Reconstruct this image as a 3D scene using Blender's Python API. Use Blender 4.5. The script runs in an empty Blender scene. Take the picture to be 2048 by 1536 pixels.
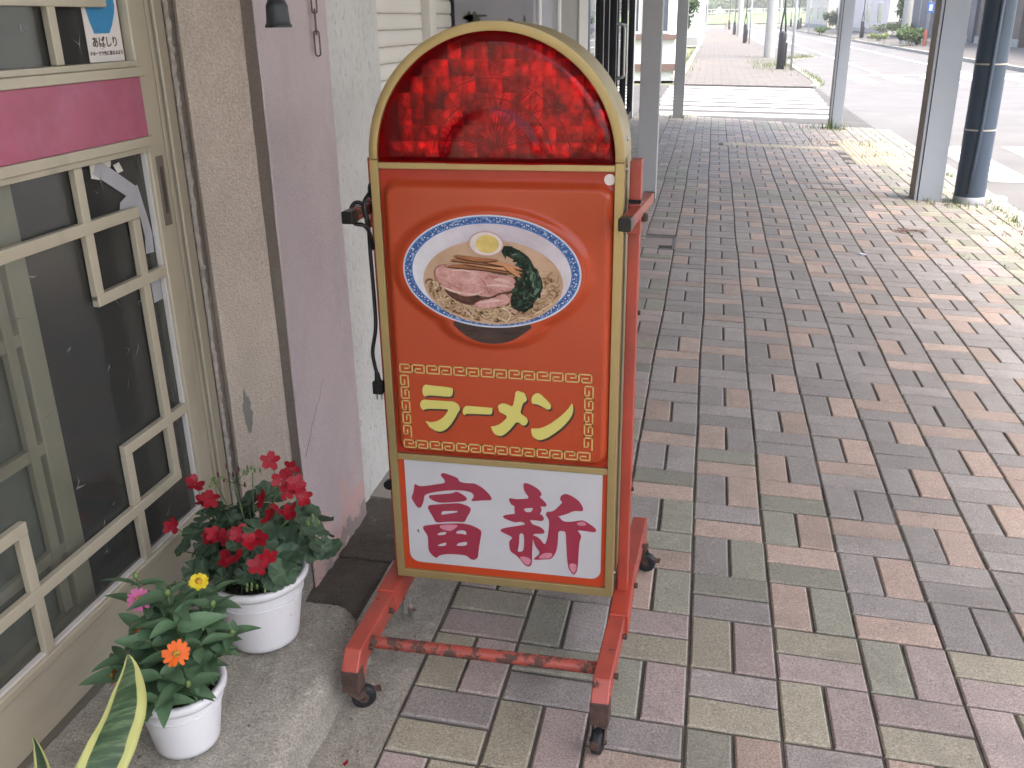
import bpy, bmesh, math, random
from mathutils import Matrix, Vector, Euler
R = math.radians
scene = bpy.context.scene
# ---------------------------------------------------------------- camera
F_PX, PITCH, YAW, ROLL = 1856.82, 0.3736, -0.2073, -0.0162
CAM = Vector((-0.0233, -1.604, 1.397))
cam_data = bpy.data.cameras.new('camera'); cam = bpy.data.objects.new('camera', cam_data)
scene.collection.objects.link(cam); scene.camera = cam
cam_data.sensor_width = 36; cam_data.lens = F_PX / 2048 * 36
cam_data.clip_start = 0.05; cam_data.clip_end = 3000
fw = Vector((math.sin(YAW) * math.cos(PITCH), math.cos(YAW) * math.cos(PITCH), -math.sin(PITCH)))
rt = Vector((math.cos(YAW), -math.sin(YAW), 0)); up = rt.cross(fw)
rt2 = rt * math.cos(ROLL) + up * math.sin(ROLL); up2 = up * math.cos(ROLL) - rt * math.sin(ROLL)
cam.matrix_world = Matrix((( rt2.x, up2.x, -fw.x, CAM.x), (rt2.y, up2.y, -fw.y, CAM.y), (rt2.z, up2.z, -fw.z, CAM.z), (0, 0, 0, 1)))
# ---------------------------------------------------------------- sky and sun (bright, thinly overcast day)
SUN_EL, SUN_AZ = 62, 108          # degrees; azimuth measured from +y towards +x
world = bpy.data.worlds.new('World'); scene.world = world; world.use_nodes = True
wn = world.node_tree; bgn = wn.nodes['Background']
sky = wn.nodes.new('ShaderNodeTexSky'); sky.sky_type = 'NISHITA'; sky.sun_disc = False
sky.sun_elevation = R(SUN_EL); sky.sun_rotation = R(SUN_AZ)
sky.air_density = 1.0; sky.dust_density = 7.0; sky.ozone_density = 0.6
wn.links.new(sky.outputs[0], bgn.inputs['Color']); bgn.inputs['Strength'].default_value = 0.15
sd = bpy.data.lights.new('sun', 'SUN'); sun = bpy.data.objects.new('sun', sd); scene.collection.objects.link(sun)
sd.energy = 1.25; sd.angle = R(28); sd.color = (1.0, 0.97, 0.935)
sdir = Vector((math.sin(R(SUN_AZ)) * math.cos(R(SUN_EL)), math.cos(R(SUN_AZ)) * math.cos(R(SUN_EL)), math.sin(R(SUN_EL))))
sun.rotation_euler = sdir.to_track_quat('Z', 'Y').to_euler()
sun.location = (20, 10, 40)
scene.view_settings.view_transform = 'Standard'; scene.view_settings.look = 'None'
scene.view_settings.gamma = 1; scene.view_settings.use_curve_mapping = False
scene.view_settings.exposure = 2.15
scene.render.engine = 'CYCLES'
cy = scene.cycles
cy.use_denoising = True; cy.max_bounces = 8; cy.diffuse_bounces = 4; cy.glossy_bounces = 4; cy.transmission_bounces = 8
cy.transparent_max_bounces = 16; cy.caustics_reflective = False; cy.caustics_refractive = False
cy.sample_clamp_indirect = 6; cy.use_adaptive_sampling = True; cy.adaptive_threshold = .02
# ---------------------------------------------------------------- helpers
S = 0.0332                                   # fall of the pavement towards the road
def gz(x): return -S * x
I4 = Matrix.Identity(4)
def tag(o, label=None, cat=None, group=None, kind=None):
    if label: o['label'] = label
    if cat: o['category'] = cat
    if group: o['group'] = group
    if kind: o['kind'] = kind
    return o
def link(o, parent=None):
    scene.collection.objects.link(o)
    if parent is not None:
        o.parent = parent
        if parent.type == 'EMPTY': o.matrix_parent_inverse = Matrix.Translation(-parent.location)
    return o
def thing(name, loc, label, cat, group=None):
    o = bpy.data.objects.new(name, None); o.location = loc; o.empty_display_size = .1
    link(o); return tag(o, label, cat, group)
class MB:
    def __init__(s): s.v = []; s.f = []; s.m = []
    def add(s, vs, fs, mi=0):
        b = len(s.v); s.v += [tuple(v) for v in vs]
        for f in fs: s.f.append([i + b for i in f]); s.m.append(mi)
        return s
    def box(s, c, d, M=None, mi=0):
        x, y, z = d[0] / 2, d[1] / 2, d[2] / 2
        vs = [Vector(p) for p in ((-x,-y,-z),(x,-y,-z),(x,y,-z),(-x,y,-z),(-x,-y,z),(x,-y,z),(x,y,z),(-x,y,z))]
        c = Vector(c)
        vs = [(M @ v if M else v) + c for v in vs]
        return s.add(vs, [(3,2,1,0),(4,5,6,7),(0,1,5,4),(1,2,6,5),(2,3,7,6),(3,0,4,7)], mi)
    def bb(s, x0, x1, y0, y1, z0, z1, mi=0):
        return s.box(((x0+x1)/2, (y0+y1)/2, (z0+z1)/2), (abs(x1-x0), abs(y1-y0), abs(z1-z0)), None, mi)
    def bar(s, a, b, w, h, upv=(0,0,1), mi=0):
        a, b = Vector(a), Vector(b); d = (b - a); L = d.length; d.normalize()
        u = Vector(upv); sd_ = d.cross(u).normalized(); u = sd_.cross(d)
        M = Matrix((( d.x, sd_.x, u.x), (d.y, sd_.y, u.y), (d.z, sd_.z, u.z)))
        return s.box((a + b) / 2, (L, w, h), M, mi)
    def tube(s, path, r, n=8, caps=True, mi=0):
        P = [Vector(p) for p in path]; rings = []
        rr = r if hasattr(r, '__len__') else [r] * len(P)
        prev = None
        for i, p in enumerate(P):
            t = (P[min(i+1, len(P)-1)] - P[max(i-1, 0)])
            if t.length < 1e-9: t = Vector((0,0,1))
            t.normalize()
            if prev is None:
                a = Vector((0,0,1)) if abs(t.z) < .9 else Vector((1,0,0)); u = t.cross(a).normalized()
            else:
                u = prev - t * prev.dot(t)
                u = u.normalized() if u.length > 1e-6 else t.orthogonal().normalized()
            prev = u; w = t.cross(u)
            rings.append([p + (u * math.cos(2*math.pi*k/n) + w * math.sin(2*math.pi*k/n)) * rr[i] for k in range(n)])
        vs = [v for rg in rings for v in rg]; fs = []
        for i in range(len(P) - 1):
            for k in range(n):
                fs.append((i*n+k, i*n+(k+1)%n, (i+1)*n+(k+1)%n, (i+1)*n+k))
        if caps: fs += [tuple(range(n))[::-1], tuple(range((len(P)-1)*n, len(P)*n))]
        return s.add(vs, fs, mi)
    def lathe(s, prof, c, n=32, axis='Z', mi=0, close=False):
        c = Vector(c); vs = []; fs = []
        for r, h in prof:
            for k in range(n):
                a = 2*math.pi*k/n; p = (r*math.cos(a), r*math.sin(a), h)
                if axis == 'X': p = (h, r*math.cos(a), r*math.sin(a))
                elif axis == 'Y': p = (r*math.sin(a), h, r*math.cos(a))
                vs.append(c + Vector(p))
        m = len(prof)
        for i in range(m - 1):
            for k in range(n): fs.append((i*n+k, i*n+(k+1)%n, (i+1)*n+(k+1)%n, (i+1)*n+k))
        if close: fs += [tuple(range(n))[::-1], tuple(range((m-1)*n, m*n))]
        return s.add(vs, fs, mi)
    def prism(s, poly, fn0, fn1, mi=0):
        n = len(poly)
        vs = [fn0(*p) for p in poly] + [fn1(*p) for p in poly]
        fs = [tuple(range(n))[::-1], tuple(range(n, 2*n))] + [(i, (i+1)%n, (i+1)%n+n, i+n) for i in range(n)]
        return s.add(vs, fs, mi)
    def mesh(s, name, mats, smooth=False, bevel=0, fixn=True):
        me = bpy.data.meshes.new(name); me.from_pydata(s.v, [], s.f); 
        for m in (mats if isinstance(mats, (list, tuple)) else [mats]): me.materials.append(m)
        if any(s.m): me.polygons.foreach_set('material_index', s.m)
        if fixn or bevel:
            bm = bmesh.new(); bm.from_mesh(me)
            if fixn: bmesh.ops.recalc_face_normals(bm, faces=bm.faces)
            if bevel:
                es = [e for e in bm.edges if len(e.link_faces) == 2 and e.calc_face_angle(0) > R(30)]
                bmesh.ops.bevel(bm, geom=es, offset=bevel, segments=2, profile=.5, affect='EDGES')
            bm.to_mesh(me); bm.free()
        if smooth:
            me.polygons.foreach_set('use_smooth', [True] * len(me.polygons))
            if smooth == 'auto':
                try: me.set_sharp_from_angle(angle=R(40))
                except Exception: pass
        me.update(); return me
    def build(s, name, mats, parent=None, **k):
        return link(bpy.data.objects.new(name, s.mesh(name, mats, **k)), parent)
def chaikin(pts, it=1):
    for _ in range(it):
        q = []
        for i in range(len(pts)):
            a, b = pts[i], pts[(i+1) % len(pts)]
            q += [(a[0]*.75+b[0]*.25, a[1]*.75+b[1]*.25), (a[0]*.25+b[0]*.75, a[1]*.25+b[1]*.75)]
        pts = q
    return pts
def fill(name, loops, M, mat, parent, depth=.0004):
    """flat filled outline with holes -> mesh, local xy mapped through M"""
    cu = bpy.data.curves.new(name, 'CURVE'); cu.dimensions = '2D'; cu.fill_mode = 'BOTH'; cu.extrude = depth
    for lp in loops:
        sp = cu.splines.new('POLY'); sp.points.add(len(lp) - 1)
        for p, q in zip(sp.points, lp): p.co = (q[0], q[1], 0, 1)
        sp.use_cyclic_u = True
    return curve_mesh(name, cu, M, mat, parent)
def curve_mesh(name, cu, M, mat, parent):
    t = bpy.data.objects.new('tmp', cu); scene.collection.objects.link(t)
    dg = bpy.context.evaluated_depsgraph_get()
    me = bpy.data.meshes.new_from_object(t.evaluated_get(dg)); bpy.data.objects.remove(t); bpy.data.curves.remove(cu)
    me.name = name; me.transform(M); me.materials.clear(); me.materials.append(mat)
    return link(bpy.data.objects.new(name, me), parent)
# ---------------------------------------------------------------- materials
MATS = {}
def nodes(name):
    m = bpy.data.materials.new(name); m.use_nodes = True; t = m.node_tree
    return m, t, t.nodes['Principled BSDF']
def nn(t, typ, **k):
    n = t.nodes.new(typ)
    for a, v in k.items():
        if a in n.inputs.keys(): n.inputs[a].default_value = v
        else: setattr(n, a, v)
    return n
def coords(t, obj=False):
    if obj: return nn(t, 'ShaderNodeTexCoord').outputs['Object']
    return nn(t, 'ShaderNodeNewGeometry').outputs['Position']
def noise(t, vec, scale, detail=4, rough=.55, stretch=None):
    if stretch:
        mp = nn(t, 'ShaderNodeMapping'); mp.inputs['Scale'].default_value = stretch; t.links.new(vec, mp.inputs[0]); vec = mp.outputs[0]
    n = nn(t, 'ShaderNodeTexNoise'); n.inputs['Scale'].default_value = scale; n.inputs['Detail'].default_value = detail; n.inputs['Roughness'].default_value = rough
    t.links.new(vec, n.inputs['Vector']); return n.outputs['Fac']
def ramp(t, fac, stops):
    r = nn(t, 'ShaderNodeValToRGB'); e = r.color_ramp.elements
    while len(e) < len(stops): e.new(.5)
    for k, (p, c) in zip(e, stops): k.position = p; k.color = (*c, 1) if len(c) == 3 else c
    t.links.new(fac, r.inputs[0]); return r.outputs[0]
def mix(t, fac, a, b, mode='MIX'):
    n = nn(t, 'ShaderNodeMix'); n.data_type = 'RGBA'; n.blend_type = mode
    for inp, v in ((n.inputs[0], fac), (n.inputs[6], a), (n.inputs[7], b)):
        if hasattr(v, 'is_output'): t.links.new(v, inp)
        elif isinstance(v, (int, float)): inp.default_value = v
        else: inp.default_value = (*v, 1) if len(v) == 3 else v
    return n.outputs[2]
def bump(t, h, b, strength=.3, dist=.002):
    n = nn(t, 'ShaderNodeBump'); n.inputs['Strength'].default_value = strength; n.inputs['Distance'].default_value = dist
    t.links.new(h, n.inputs['Height']); t.links.new(n.outputs[0], b.inputs['Normal']); return n
def schlick(t, f0=.04):
    lw = nn(t, 'ShaderNodeLayerWeight'); pw = nn(t, 'ShaderNodeMath', operation='POWER'); t.links.new(lw.outputs['Facing'], pw.inputs[0]); pw.inputs[1].default_value = 5
    # Facing with blend .5 equals 1 - cos(angle), the same from both sides of a pane
    ma = nn(t, 'ShaderNodeMath', operation='MULTIPLY_ADD'); t.links.new(pw.outputs[0], ma.inputs[0]); ma.inputs[1].default_value = 1-f0; ma.inputs[2].default_value = f0
    return ma.outputs[0]
def g3(v): return (v, v, v)
def pm(name, col, rough=.6, var=.12, vs=6, bmp=0, bs=80, bd=.002, metal=0, spec=.5, stain=None, ss=3, sthr=(.5,.7), coat=0, stretch=None, speck=0):
    if name in MATS: return MATS[name]
    m, t, b = nodes(name); P = coords(t)
    c = ramp(t, noise(t, P, vs, 5, .6, stretch), [(.3, tuple(x*(1-var) for x in col)), (.7, tuple(min(1, x*(1+var)) for x in col))])
    if speck:
        c = mix(t, speck, c, ramp(t, noise(t, P, 450, 2), [(.35, g3(.25)), (.65, g3(.85))]), 'OVERLAY')
    if stain:
        c = mix(t, ramp(t, noise(t, P, ss, 7, .68, stretch), [(sthr[0], g3(0)), (sthr[1], g3(1))]), c, stain)
    t.links.new(c, b.inputs['Base Color'])
    b.inputs['Roughness'].default_value = rough; b.inputs['Metallic'].default_value = metal
    b.inputs['Specular IOR Level'].default_value = spec; b.inputs['Coat Weight'].default_value = coat
    if bmp: bump(t, noise(t, P, bs, 4, .6), b, bmp, bd)
    MATS[name] = m; return m
M_GOLD = pm('gold_anodised', (.34, .27, .125), .38, .05, 20, metal=.55, spec=.4)
M_RED = None
def painted_rust(name, col, amount=.58, rustc=(.055, .028, .02), scale=28):
    m, t, b = nodes(name); P = coords(t)
    base = ramp(t, noise(t, P, 12, 5), [(.3, tuple(x*.85 for x in col)), (.7, tuple(x*1.12 for x in col))])
    dirt = ramp(t, noise(t, P, 5, 6, .7), [(.45, g3(0)), (.8, g3(.45))])
    base = mix(t, dirt, base, (.12, .05, .04))
    k = ramp(t, noise(t, P, scale, 8, .72), [(amount, g3(0)), (amount + .035, g3(1))])
    t.links.new(mix(t, k, base, rustc), b.inputs['Base Color'])
    rr = nn(t, 'ShaderNodeMapRange'); t.links.new(k, rr.inputs[0]); rr.inputs[3].default_value = .38; rr.inputs[4].default_value = .8
    t.links.new(rr.outputs[0], b.inputs['Roughness'])
    inv = nn(t, 'ShaderNodeMath', operation='SUBTRACT'); inv.inputs[0].default_value = 1; t.links.new(k, inv.inputs[1])
    bump(t, inv.outputs[0], b, .5, .0006); return m
M_RED = painted_rust('red_enamel', (.36, .05, .03), .69)
M_REDW = painted_rust('red_enamel_worn', (.33, .058, .04), .62)
M_RUST = painted_rust('rusty_red', (.30, .055, .04), .49, (.07,.036,.028))
M_RUSTB = pm('brown_rust', (.06, .035, .028), .75, .35, 60, .4, 120)
M_BLACKP = pm('black_plastic', (.008, .008, .009), .3, .2, 30, spec=.3)
M_RUBBER = pm('rubber', (.016, .018, .021), .55, .25, 40, .1, 200, spec=.3)
M_STEEL = pm('bright_steel', (.5, .5, .48), .35, .15, 50, metal=.9)
M_ORANGE = None
def acrylic(name, col, edge=None, rough=.18):
    m, t, b = nodes(name); P = coords(t)
    c = ramp(t, noise(t, P, 7, 3), [(.3, tuple(x*.95 for x in col)), (.7, tuple(x*1.05 for x in col))])
    t.links.new(c, b.inputs['Base Color']); b.inputs['Roughness'].default_value = rough
    b.inputs['Specular IOR Level'].default_value = .3
    return m
M_ORANGE = acrylic('orange_acrylic', (.365, .053, .018), rough=.16)
M_BORDER = acrylic('orange_red_border', (.40, .05, .015), rough=.25)
M_WHITEP = acrylic('white_acrylic', (.43, .44, .465), rough=.25)
M_YEL = pm('yellow_ink', (.52, .485, .13), .3, .03)
M_FRET = pm('pale_gold_ink', (.52, .41, .145), .3, .03)
M_SHAD = pm('black_ink', (.03, .018, .012), .3, .1)
M_CRIM = pm('crimson_film', (.255, .024, .052), .28, .05, 20)
M_CRIM2 = pm('crimson_edge', (.30, .012, .03), .28, .05, 20)
M_PINKG = pm('pale_pink_patch', (.48, .19, .25), .3, .12, 90)
KATAKANA=[[(-1624,6720),(-1602,6788),(-1560,6828),(-1477,6821),(-983,6798),(-949,6764),(-966,6640),(-1003,6596),(-1038,6586),(-1441,6592),(-1500,6588),(-1561,6559),(-1597,6562),(-1625,6622)],[(-1689,6394),(-1657,6459),(-1601,6487),(-1494,6479),(-1019,6482),(-948,6481),(-867,6442),(-822,6379),(-813,6305),(-863,6239),(-927,6110),(-1016,5966),(-1116,5845),(-1227,5773),(-1300,5760),(-1384,5774),(-1477,5831),(-1524,5865),(-1541,5915),(-1596,5974),(-1566,5989),(-1495,5964),(-1386,5982),(-1276,6035),(-1176,6117),(-1101,6223),(-1074,6287),(-1098,6298),(-1503,6282),(-1576,6265),(-1638,6235),(-1682,6295),(-1697,6344)],[(-755,6297),(-729,6360),(-680,6406),(-575,6401),(-143,6396),(-113,6396),(-109,6329),(-130,6254),(-170,6239),(-651,6229),(-699,6206),(-735,6186),(-761,6247)],[(383,6777),(429,6821),(520,6793),(577,6778),(606,6707),(633,6637),(605,6586),(552,6558),(517,6459),(480,6309),(572,6254),(629,6209),(647,6136),(616,6072),(570,6039),(523,6041),(409,6132),(302,5975),(184,5841),(89,5771),(30,5759),(-51,5778),(-109,5832),(-131,5880),(-153,5941),(-158,5966),(-71,5977),(36,6030),(142,6125),(218,6229),(53,6304),(26,6339),(20,6400),(4,6436),(45,6487),(126,6522),(218,6499),(321,6445),(357,6582),(377,6692)],[(724,6667),(759,6742),(816,6789),(872,6797),(917,6776),(996,6697),(1087,6607),(1136,6538),(1132,6477),(1109,6451),(1053,6435),(985,6479),(882,6532),(792,6550),(746,6547),(723,6594)],[(1570,6627),(1593,6557),(1601,6461),(1573,6338),(1495,6210),(1383,6067),(1224,5920),(1063,5796),(971,5751),(879,5724),(810,5751),(741,5796),(718,5882),(708,5980),(765,5989),(880,5993),(1041,6067),(1223,6203),(1404,6374),(1515,6515)]]
KANJI=[[[(-1364,4629),(-1337,4680),(-1286,4695),(-1187,4671),(-965,4604),(-955,4543),(-919,4505),(-795,4484),(-645,4497),(-583,4498),(-424,4414),(-279,4278),(-212,4175),(-213,4129),(-258,4108),(-433,4092),(-659,4051),(-683,4077),(-626,4137),(-617,4206),(-652,4257),(-751,4289),(-901,4300),(-1153,4280),(-1408,4229),(-1640,4161),(-1757,4106),(-1777,3960),(-1823,3830),(-1870,3769),(-1929,3761),(-1989,3856),(-2059,3975),(-2066,4030),(-2012,4132),(-1986,4273),(-1981,4361),(-1935,4354),(-1874,4316),(-1733,4329),(-1527,4383),(-1297,4439),(-1258,4481),(-1292,4554)]],[[(-1661,4095),(-1591,4121),(-1335,4162),(-1106,4202),(-1028,4261),(-953,4243),(-830,4173),(-765,4105),(-784,4067),(-861,4027),(-1115,3981),(-1395,3940),(-1522,3962),(-1646,4028)]],[[(-1690,3815),(-1654,3860),(-1423,3904),(-1014,3968),(-913,3967),(-751,3918),(-690,3863),(-705,3784),(-772,3666),(-827,3549),(-854,3496),(-1032,3495),(-1263,3472),(-1496,3420),(-1545,3463),(-1579,3559),(-1638,3665),(-1685,3759)],[(-1359,3726),(-1328,3738),(-1021,3776),(-997,3756),(-1023,3725),(-1358,3642),(-1396,3639)]],[[(-1840,3263),(-1806,3315),(-1654,3347),(-1446,3397),(-1033,3458),(-804,3461),(-629,3414),(-491,3344),(-463,3291),(-484,3161),(-529,2929),(-552,2754),(-563,2638),(-603,2569),(-682,2532),(-758,2558),(-833,2637),(-961,2646),(-1220,2635),(-1377,2606),(-1483,2565),(-1539,2495),(-1578,2497),(-1666,2575),(-1727,2670),(-1735,2771),(-1723,3003),(-1756,3114),(-1817,3194)],[(-1487,3156),(-1286,3220),(-1298,3133),(-1498,3092)],[(-1028,3269),(-861,3292),(-817,3240),(-820,3169),(-916,3196),(-1070,3180)],[(-1510,2838),(-1390,2900),(-1293,2933),(-1315,2839),(-1498,2811)],[(-1060,2886),(-1014,2948),(-898,2981),(-802,3000),(-824,2891),(-1056,2866)]],[[(499,4565),(524,4607),(584,4607),(717,4558),(850,4476),(905,4388),(898,4333),(849,4302),(921,4241),(994,4167),(1018,4109),(994,4072),(933,4066),(872,4074),(908,3996),(896,3926),(852,3881),(920,3847),(957,3782),(944,3726),(895,3701),(797,3711),(674,3699),(637,3709),(674,3630),(710,3592),(846,3564),(956,3492),(973,3424),(943,3388),(820,3375),(716,3370),(700,3201),(685,2860),(679,2617),(653,2528),(590,2501),(502,2540),(415,2659),(316,2777),(191,2849),(168,2946),(158,3115),(234,3194),(228,3235),(74,3304),(-26,3350),(-37,3390),(39,3435),(202,3485),(451,3552),(538,3580),(501,3626),(427,3646),(328,3609),(229,3627),(56,3692),(27,3731),(57,3767),(207,3804),(318,3829),(295,3909),(296,3978),(309,4020),(235,4040),(187,4118),(176,4198),(213,4207),(336,4191),(532,4221),(605,4233),(618,4280),(558,4355),(510,4445)],[(399,3337),(493,3353),(509,3180),(494,2953),(456,2878),(347,2858),(374,2968),(396,3140)],[(493,3983),(721,4018),(701,3962),(664,3904),(541,3892)]],[[(1308,4304),(1331,4373),(1403,4420),(1463,4426),(1595,4371),(1739,4264),(1807,4136),(1818,4070),(1789,4032),(1717,4033),(1598,4022),(1478,3942),(1309,3871),(1261,3853),(1309,3830),(1358,3753),(1455,3736),(1600,3758),(1744,3805),(1840,3809),(1985,3721),(2095,3636),(2112,3583),(2084,3545),(2012,3537),(1843,3556),(1674,3552),(1748,3491),(1785,3412),(1774,3341),(1745,3269),(1729,2974),(1720,2691),(1698,2503),(1637,2405),(1587,2434),(1512,2554),(1481,2721),(1459,3085),(1445,3445),(1420,3498),(1311,3501),(1274,3469),(1270,3316),(1258,3120),(1226,2947),(1165,2828),(1103,2758),(1016,2740),(717,2693),(729,2737),(817,2818),(867,2908),(769,3025),(715,3174),(696,3318),(783,3307),(881,3234),(972,3089),(1029,3263),(1054,3461),(1078,3739),(1005,3841),(993,3909),(1042,3954),(1115,3956),(1188,3996),(1308,4143),(1368,4216),(1320,4251)]]]
KANJI_GLINT=[[(-1449,3331),(-1395,3379),(-1188,3414),(-997,3419),(-1051,3343),(-1170,3246),(-1247,3238),(-1374,3268)],[(391,2742),(517,2771),(654,2714),(646,2599),(590,2535),(515,2570),(428,2661)],[(842,2806),(942,2902),(1140,2924),(1140,2839),(1066,2774),(842,2741)],[(1511,2667),(1585,2710),(1683,2687),(1689,2574),(1636,2439),(1562,2502)],[(1685,3745),(1792,3791),(1889,3752),(1878,3696),(1770,3677),(1697,3691)]]
FOOD={'foot':[(-911,8286),(-753,8094),(-571,7966),(-346,7867),(-79,7839),(188,7874),(414,7964),(618,8110),(800,8264),(520,8375),(-87,8387),(-600,8342)],'pork':[(-1196,9343),(-1110,9437),(-946,9473),(-663,9463),(-362,9453),(-93,9423),(-95,9343),(34,9308),(233,9295),(391,9261),(439,9143),(418,9022),(308,8977),(107,8949),(-76,8840),(-278,8852),(-358,8889),(-522,8831),(-685,8855),(-804,8932),(-965,8997),(-1125,9103),(-1191,9222)],'pork2':[(-425,8682),(-219,8772),(4,8813),(126,8899),(247,8914),(335,8816),(304,8724),(122,8665),(-82,8604),(-326,8604)],'under':[(-1046,9024),(-844,8971),(-684,8876),(-502,8832),(-318,8870),(-116,8848),(107,8969),(409,9082),(386,8920),(126,8889),(4,8813),(-281,8749),(-386,8642),(-609,8663),(-811,8747),(-971,8864)],'menma':[(-775,9698),(-612,9762),(-454,9718),(-256,9675),(-37,9662),(239,9632),(513,9523),(493,9483),(296,9476),(20,9546),(-257,9606),(-537,9606),(-757,9639)],'menma2':[(-985,9511),(-861,9566),(-579,9555),(-258,9596),(39,9547),(296,9476),(552,9446),(431,9273),(293,9297),(136,9391),(-161,9480),(-501,9488),(-866,9446)],'menshadow':[(-784,9458),(-461,9500),(-141,9481),(136,9391),(293,9297),(411,9262),(233,9275),(34,9298),(-105,9343),(-103,9423),(-362,9443),(-664,9443)],'greens':[(184,9866),(302,9889),(458,9835),(633,9743),(749,9630),(826,9456),(943,9302),(991,9125),(942,8923),(803,8755),(682,8567),(502,8559),(343,8654),(325,8816),(407,8981),(411,9242),(532,9445),(475,9581),(299,9674),(162,9728)],'leaf1':[(243,9867),(438,9815),(613,9684),(690,9530),(592,9565),(417,9697),(242,9789)],'leaf2':[(531,9406),(728,9452),(786,9296),(745,9095),(646,8991),(687,9213),(629,9310)],'leaf3':[(446,8882),(586,8989),(804,8937),(723,8772),(523,8682)]}
# ================================================================= SETTING
def asphalt_like(name, col, var=.15, grid=None):
    m, t, b = nodes(name); P = coords(t)
    c = ramp(t, noise(t, P, 1.2, 6, .65), [(.3, tuple(x*(1-var) for x in col)), (.7, tuple(x*(1+var) for x in col))])
    c = mix(t, .35, c, ramp(t, noise(t, P, 160, 3), [(.3, g3(.3)), (.7, g3(.75))]), 'OVERLAY')
    if grid:
        br = nn(t, 'ShaderNodeTexBrick'); br.offset = .5; br.inputs['Scale'].default_value = 1
        br.inputs['Brick Width'].default_value = grid[0]; br.inputs['Row Height'].default_value = grid[1]
        br.inputs['Mortar Size'].default_value = .006; br.inputs['Mortar Smooth'].default_value = .2
        br.inputs['Color1'].default_value = (1,1,1,1); br.inputs['Color2'].default_value = (.85,.84,.83,1); br.inputs['Mortar'].default_value = (.5,.5,.48,1)
        mp = nn(t, 'ShaderNodeMapping'); mp.inputs['Rotation'].default_value = (0, 0, R(grid[2])); t.links.new(P, mp.inputs[0]); t.links.new(mp.outputs[0], br.inputs['Vector'])
        c = mix(t, 1, c, br.outputs['Color'], 'MULTIPLY')
    t.links.new(c, b.inputs['Base Color']); b.inputs['Roughness'].default_value = .85
    bump(t, noise(t, P, 120, 4), b, .4, .003); return m
def sheet(name, poly, z, mat, thick=.0, label=None, kind='structure', parent=None):
    mb = MB(); zf = z if callable(z) else (lambda x, y: z)
    if thick: mb.prism(poly, lambda x, y: (x, y, zf(x, y) - thick), lambda x, y: (x, y, zf(x, y)))
    else: mb.add([(x, y, zf(x, y)) for x, y in poly], [tuple(range(len(poly)))])
    return tag(mb.build(name, mat, parent, fixn=bool(thick)), kind=kind)
M_GROUND = pm('bare_ground', (.16, .17, .10), .9, .3, .4)
M_ROAD = asphalt_like('road_asphalt', (.125, .125, .127))
M_SIDE = asphalt_like('block_roadway', (.085, .084, .082), .1, (.4, .2, 0))
M_FARPAVE = asphalt_like('far_pavement_blocks', (.125, .118, .113), .12, (.4, .2, 90))
M_KERB = pm('kerb_concrete', (.30, .30, .28), .85, .15, 3, .3, 60)
M_LINE = pm('road_paint', (.72, .72, .70), .7, .06, 4)
sheet('ground', [(-900,-300),(900,-300),(900,1200),(-900,1200)], -.32, M_GROUND)
sheet('road', [(2.3,-40),(8.4,-40),(8.4,240),(2.3,240)], -.135, M_ROAD)
ss_ = MB().add([(-40,12.9,-.045),(-.95,12.9,-.045),(2.3,12.2,-.125),(2.3,20.95,-.125),(-.95,20.95,-.045),(-40,20.95,-.045)], [(0,1,4,5),(1,2,3,4)]).build('side_street', M_SIDE, fixn=False); ss_['kind'] = 'structure'
zfar = lambda x, y: -.02 - .03 * max(x, 0)
far_pts = [(-.78,20.96),(2.2,20.96),(2.38,22),(2.44,24),(2.46,32.6),(2.9,36.4),(3.87,37.9),(3.9,40),(3.4,46),(2.9,52),(2.6,56),(2.6,140),(-.78,140)]
sheet('far_pavement', far_pts, zfar, M_FARPAVE, .14)
k = MB(); kp = far_pts[1:12]
for a, b in zip(kp, kp[1:]): k.bar((*a, zfar(*a) - .045), (*b, zfar(*b) - .045), .14, .12)
for a, b in (((-.78,20.96),(-.78,58)),): k.bar((*a, -.03), (*b, -.03), .14, .12)
tag(k.build('far_kerb', M_KERB), kind='structure')
sheet('opposite_pavement', [(8.4,-40),(12.9,-40),(12.9,170),(8.4,170)], -.03, M_FARPAVE, .16)
tag(MB().bb(8.26, 8.4, -40, 170, -.2, -.025).build('opposite_kerb', M_KERB), kind='structure')
# lane paint
mk = MB()
def paint(x0, x1, y0, y1, z=-.129): mk.add([(x0,y0,z),(x1,y0,z),(x1,y1,z),(x0,y1,z)], [(0,1,2,3)])
paint(4.38, 4.53, 27, 140); paint(6.68, 6.83, 27, 140); paint(3.55, 8.2, 25.9, 26.25); paint(6.68, 6.83, 11.5, 22)
for x in (3.4, 4.3, 5.2, 6.1, 7.0, 7.8): paint(x, x + .5, 22.8, 25.2)
for x in (2.68, 3.47, 4.3, 5.15, 6.0, 6.9, 7.7): paint(x, x + .4, 8.2, 10.9)
tag(mk.build('road_markings', M_LINE, fixn=False), kind='structure')
# zebra over the side street: separate worn stripes
zb = bpy.data.objects.new('zebra_crossing', None); link(zb); zb['kind'] = 'structure'
for y0, y1 in ((14.0,14.5),(14.95,15.45),(15.85,16.35),(16.72,17.22),(17.57,18.05),(18.4,18.88),(19.25,19.75),(20.2,20.65)):
    zf = lambda x: -.045 - .08*(x + .95)/3.25 + .005
    xr = 1.95 + (y0 - 14) * .035
    MB().add([(-.95,y0,zf(-.95)),(xr,y0,zf(xr)),(xr,y1,zf(xr)),(-.95,y1,zf(-.95))], [(0,1,2,3)]).build('zebra_stripe', M_LINE, zb, fixn=False)
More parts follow.
